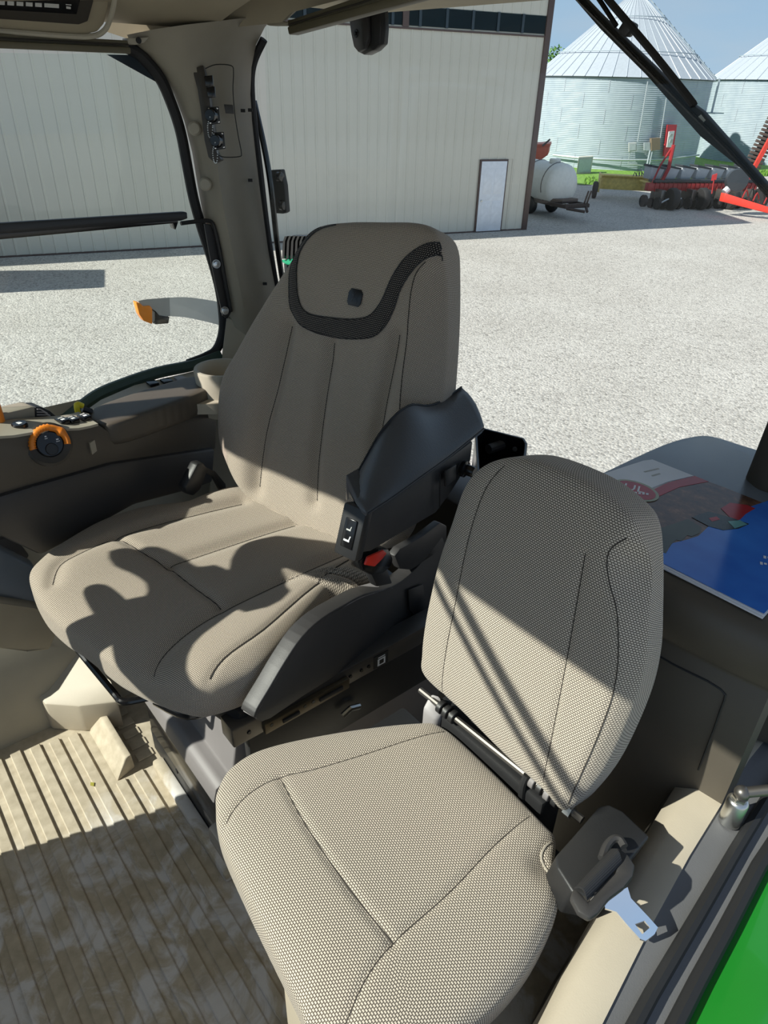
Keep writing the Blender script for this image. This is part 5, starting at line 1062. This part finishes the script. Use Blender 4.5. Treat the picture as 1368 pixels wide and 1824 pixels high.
MB().tube([aA+ye*1.6+UP*.75-yn*.1, aA+ye*3.2+UP*.45-yn*1.4], .06, 6).build('draw_beam', m_ylw, sc); MB().tube([aB-ye*.5+UP*.75-yn*.1, aA+ye*3.2+UP*.45-yn*1.4], .05, 6).build('draw_beam', m_ylw, sc)
for q in (aA-ye*.18, aA+ye*2.25):
    wb = MB().lathe([(.20, -.08), (.30, -.09), (.33, -.04), (.33, .04), (.30, .09), (.20, .08)], q+UP*.33-yn*.2, ye, 24, cap=False).build('tyre', m_rub, sc); MB().lathe([(0, -.02), (.2, -.03), (.2, .03), (0, .02)], q+UP*.33-yn*.2, ye, 20).build('wheel_disc', m_white, sc)
for k in range(5): MB().tube([aA+ye*(1.3+.12*k)+UP*.9, aA+ye*(1.35+.1*k)+UP*(1.05+.12*(k % 3))+yn*.1, aA+ye*(1.45+.1*k)+UP*.92], .025, 5).build('adjuster', m_dsteel, sc)

# ---- red planter
m_imp = plain('implement_red', (.36, .025, .025, 1), .45); m_hopg = plain('hopper_grey', (.50, .53, .56, 1), .5); m_lid = plain('lid_black', (.03, .035, .04, 1), .45)
pl = thing('planter', G(1200, 372), 'red row-crop planter with grey seed hoppers standing on the gravel', 'planter')
pA = G(1160, 372); pB = G(1345, 370); pe = nrm(pB-pA); pnv = nrm(np.cross(UP, pe)); pnv = pnv if pnv @ V(pA[0], pA[1], 0) > 0 else -pnv; Lp = np.linalg.norm(pB-pA)
PF = Fr(pA, pe, pnv, UP)
MB().fbox(PF, (-.2, .2, .62), (Lp, .45, .90), .02).build('toolbar', m_imp, pl)
MB().fbox(PF, (.0, .15, .92), (Lp, .6, 1.02), .02).build('seed_tube_bar', m_lid, pl)
nrow = 7; pit = Lp/nrow
for k in range(nrow):
    x = pit*(k+.35)
    hpz = MB().prism([PF.w(x-.22, .55, 1.0), PF.w(x+.22, .55, 1.0), PF.w(x+.30, .45, 1.38), PF.w(x-.30, .45, 1.46)], pnv*.5, .02).build('seed_hopper', m_hopg, pl)
    MB().prism([PF.w(x-.33, .42, 1.45), PF.w(x+.33, .42, 1.36), PF.w(x+.33, .42, 1.42), PF.w(x-.33, .42, 1.53)], pnv*.56, .01).build('hopper_lid', m_lid, hpz)
    ru = MB().fbox(PF, (x-.1, -.25, .3), (x+.1, .5, .7), .03).build('row_unit', m_dsteel, pl)
    for dy, r_ in ((-.15, .22), (.3, .18)):
        for sg in (-1, 1): MB().lathe([(0, -.04), (r_, -.05), (r_, .05), (0, .04)], PF.w(x+.13*sg, dy, r_), pe, 18).build('gauge_wheel', m_rub, ru)
for k in range(4): 
    x = Lp*(.06+.28*k); MB().lathe([(.2, -.14), (.36, -.14), (.40, -.08), (.40, .08), (.36, .14), (.2, .14), (0, .1)], PF.w(x+.3, -.35, .40), pe, 20).build('transport_wheel', m_rub, pl)
for k in range(24):
    x = Lp*(k+.5)/24; MB().tube([PF.w(x, .19, .92), PF.w(x, .17, .6)], .02, 5).build('bracket', m_imp, pl)
MB().tube([PF.w(.35, .3, .8), atD(1191, 300, math.hypot(*pA[:2])+.3), atD(1200, 258, math.hypot(*pA[:2])+.3)], .07, 6).build('marker_arm', m_imp, pl)
MB().tube([PF.w(.0, .3, .9), atD(1176, 295, math.hypot(*pA[:2])+.3), atD(1196, 264, math.hypot(*pA[:2])+.3)], .035, 6).build('marker_link', m_imp, pl)
MB().lathe([(0, -.06), (.22, -.06), (.22, .06), (0, .06)], PF.w(-.35, .1, .28), pe, 18).build('marker_disc', m_rub, pl)
MB().tube(spl([PF.w(.1, -.3, .22), PF.w(.5, -.35, .42), PF.w(1.0, -.35, .42)], 4), .03, 6).build('hose', m_hopg, pl)
tp0 = atD(1290, 352, math.hypot(*pA[:2])-.4); tp1 = G(1372, 392)+UP*.3
MB().prism([tp0+UP*.15, tp0-UP*.15, tp1-UP*.1, tp1+UP*.1], pnv*.25, .02).build('tongue', plain('tongue_red', (.75, .05, .03, 1), .4), pl)
for k in range(6):
    t = .35+.11*k; p = tp0*(1-t)+tp1*t; MB().tube(spl([p+UP*.15, p+UP*(.42+.1*(k % 2))+pe*.1, p+pe*.3+UP*.1], 4), .025, 5).build('hydraulic_hose', m_rub if k % 2 else m_imp, pl)
fo_ = atD(1312, 322, math.hypot(*pA[:2])+.1)
MB().lathe([(0, -.2), (.38, -.18), (.42, 0), (.38, .18), (0, .2)], fo_, nrm(V(-.6, .7, .2)), 24).build('vacuum_fan', m_lid, pl)
MB().tube([fo_-UP*.0, fo_-pe*.4-UP*.4], .13, 10).build('fan_duct', m_hopg, pl)
MB().prism([atD(x, y, math.hypot(*pA[:2])+.2) for x, y in [(1270, 312), (1278, 309), (1276, 320), (1268, 322)]], pnv*.05, 0).build('warning_plate', m_imp, pl); MB().tube([atD(1272, 320, math.hypot(*pA[:2])+.2), atD(1268, 345, math.hypot(*pA[:2])+.2)], .03, 5).build('plate_post', m_imp, pl)
# ---- auger chain at the right edge
DA = math.hypot(*pA[:2])+5; au = thing('elevator_chain', V(*atD(1340, 300, DA)[:2], GZ), 'rusty paddle chain elevator with red frame at the right picture edge', 'conveyor')
ca, cb = atD(1336, 300, DA), atD(1388, 200, DA); dc = nrm(cb-ca)
MB().tube([ca-dc*.5, cb], .16, 8).build('chain_core', m_rust, au)
for k in range(16): 
    p = ca+(cb-ca)*(k/15); sdv = nrm(np.cross(dc, V(ub[0], ub[1], 0))); MB().prism([p-sdv*.34-dc*.05, p+sdv*.34-dc*.05, p+sdv*.34+dc*.05, p-sdv*.34+dc*.05], V(ub[0], ub[1], 0)*-.24, .01).build('paddle', m_rust, au)
ra, rb = atD(1336, 312, DA-.5), atD(1384, 225, DA-.5)
MB().tube([ra, rb], .11, 4).build('frame_beam', plain('beam_red', (.68, .05, .03, 1), .4), au); MB().tube([ra, V(ra[0], ra[1], GZ)], .08, 6).build('frame_leg', m_imp, au)

# ---- tree between shed and bin
tr = thing('tree', V(*atD(985, 110, 62)[:2], GZ), 'leafy green tree showing between the shed and the near bin', 'tree')
tcn = atD(984, 150, 62); MB().tube([V(tcn[0], tcn[1], GZ), tcn], .25, 8).build('trunk', m_rust, tr)
lv = MB()
for k in range(1500):
    d = rng.normal(size=3); d /= np.linalg.norm(d); p = tcn+UP*.4+d*V(2.2, 2.2, 2.0)*rng.random()**.4; a_ = nrm(rng.normal(size=3)); b_ = nrm(np.cross(a_, d)); s_ = .16
    lv.add([p-a_*s_, p+b_*s_*.6, p+a_*s_, p-b_*s_*.6], [(0, 1, 2, 3)])
lv.build('foliage', plain('leaf_green', (.10, .22, .04, 1), .7, var=.3), tr, smooth=0)

# ---- unseen wagon added out of frame, shaped to throw the shadow on the gravel
sv = lambda p, h_: p-np.array(LD)*(h_/abs(LD[2]))
wa = thing('shadow_wagon', sv(G(60, 500), 2.3)*V(1, 1, 0)+UP*GZ, 'dark box wagon added left of the view to shadow the gravel', 'wagon')
q0 = sv(G(190, 480), 2.4); q1 = sv(G(190, 512), 2.4); ddw = nrm((G(0, 482)-G(190, 480)))
MB().prism([q0-UP*1.3, q1-UP*1.3, q1-UP*1.3+ddw*5, q0-UP*1.3+ddw*5], UP*1.3, .05).build('wagon_box', m_imp, wa)
for t in (1.0, 4.0):
    for q in (q0, q1): MB().lathe([(.2, -.12), (.5, -.1), (.5, .1), (.2, .12)], V(q[0], q[1], GZ+.5)+ddw*t, nrm(q1-q0), 20).build('wheel', m_rub, wa)
MB().prism([V(q0[0], q0[1], GZ+.5), V(q1[0], q1[1], GZ+.5), V(q1[0], q1[1], GZ+.5)+ddw*5, V(q0[0], q0[1], GZ+.5)+ddw*5], UP*.6, .03).build('chassis', m_dsteel, wa)

# ---- tractor parts seen outside the cab
ts = thing('turn_signal', onx(330, 560, 2.25), 'grey outrigger arm with amber lamp outside the right window', 'lamp')
TX = 2.35; tq_ = lambda x, y, d=0: onx(x, y, TX+d)
upr = [(246, 536), (262, 533), (302, 530), (340, 530), (400, 540), (460, 558)]; lwr = [(262, 574), (285, 566), (303, 563), (340, 567), (400, 582), (460, 606)]
rows = [[tq_(*a), tq_(*a)*.3+tq_(*b)*.7, tq_(*b), tq_(*b, .07), tq_(*a, .07)] for a, b in zip(spl(upr[2:], 4), spl(lwr[2:], 4))]
MB().loft(rows, True, True).build('arm', plain('arm_silver', (.70, .72, .74, 1), .4), ts, smooth=50)
rows = [[tq_(*a), tq_(*a)*.3+tq_(*b)*.7, tq_(*b), tq_(*b, .07), tq_(*a, .07)] for a, b in zip(spl(upr[:3], 4), spl([(272, 575), (284, 566), (303, 563)], 4))]
MB().loft(rows, True, True).build('lamp_head', plain('lamp_grey', (.45, .46, .48, 1), .5), ts, smooth=50)
MB().prism([tq_(*p, -.008) for p in [(242, 538), (250, 540), (256, 546), (268, 545), (272, 550), (272, 578), (256, 572), (248, 560)]], V(.03, 0, 0), .004, 2).build('lens', m_amb, ts)
MB().prism([tq_(*p, -.004) for p in [(271, 551), (277, 555), (277, 578), (300, 576), (302, 565), (284, 562)]], V(.05, 0, 0), .002).build('lamp_base', m_char, ts)
wl_ = thing('work_light', ony(520, 450, -2.2), 'black finned work light on a green bracket behind the driver seat', 'lamp')
wq = lambda x, y, d=0: ony(x, y, -2.2+d)
MB().prism([wq(*p) for p in [(505, 462), (506, 440), (511, 423), (520, 419), (560, 419), (565, 462)]], V(0, -.10, 0), .01).build('housing', m_blkg, wl_)
for k in range(7):
    x = 509+7.5*k; MB().prism([wq(x, 460, .0), wq(x+4, 460, 0), wq(x+5.5, 428, 0), wq(x+9, 420, 0), wq(x+5, 420, 0), wq(x+1.5, 430, 0)], V(0, .025, 0), 0).build('fin', m_blkg, wl_)
MB().prism([wq(*p, .01) for p in [(501, 463), (520, 461), (560, 464), (560, 469), (512, 472), (503, 468)]], V(0, -.12, 0), .004).build('bracket', plain('bracket_green', (.01, .28, .14, 1), .4), wl_)
MB().tube([wq(512, 470), V(wq(512, 470)[0], -2.2, -.6)], .02, 8).build('post', m_blk, wl_)

MB().prism([tq_(440, 552), tq_(470, 560), tq_(470, 600), tq_(440, 596)], V(-.36, -.05, 0), .004).build('mount', m_blk, ts)

# running gear under the cab, below the view
tcx = thing('tractor_chassis', V(1.0, -.4, GZ), 'dark tractor chassis and tyres under the cab', 'chassis')
MB().box((.5, -3.6, GZ+.75), (1.5, 3.4, GZ+1.55), .05).build('frame', m_dsteel, tcx)
for sx_ in (-.55, 2.55):
    for yy, R_ in ((-2.2, 1.0), (2.3, .8)):
        MB().lathe([(R_*.45, -.26), (R_*.9, -.27), (R_, -.2), (R_, .2), (R_*.9, .27), (R_*.45, .26), (0, .15)], V(sx_, yy, GZ+R_), EX, 28).build('tyre', m_rub, tcx)
for yy, R_ in ((-2.2, 1.0), (2.3, .8)): MB().tube([V(-.5, yy, GZ+R_), V(2.5, yy, GZ+R_)], .14, 12).build('axle', m_dsteel, tcx)
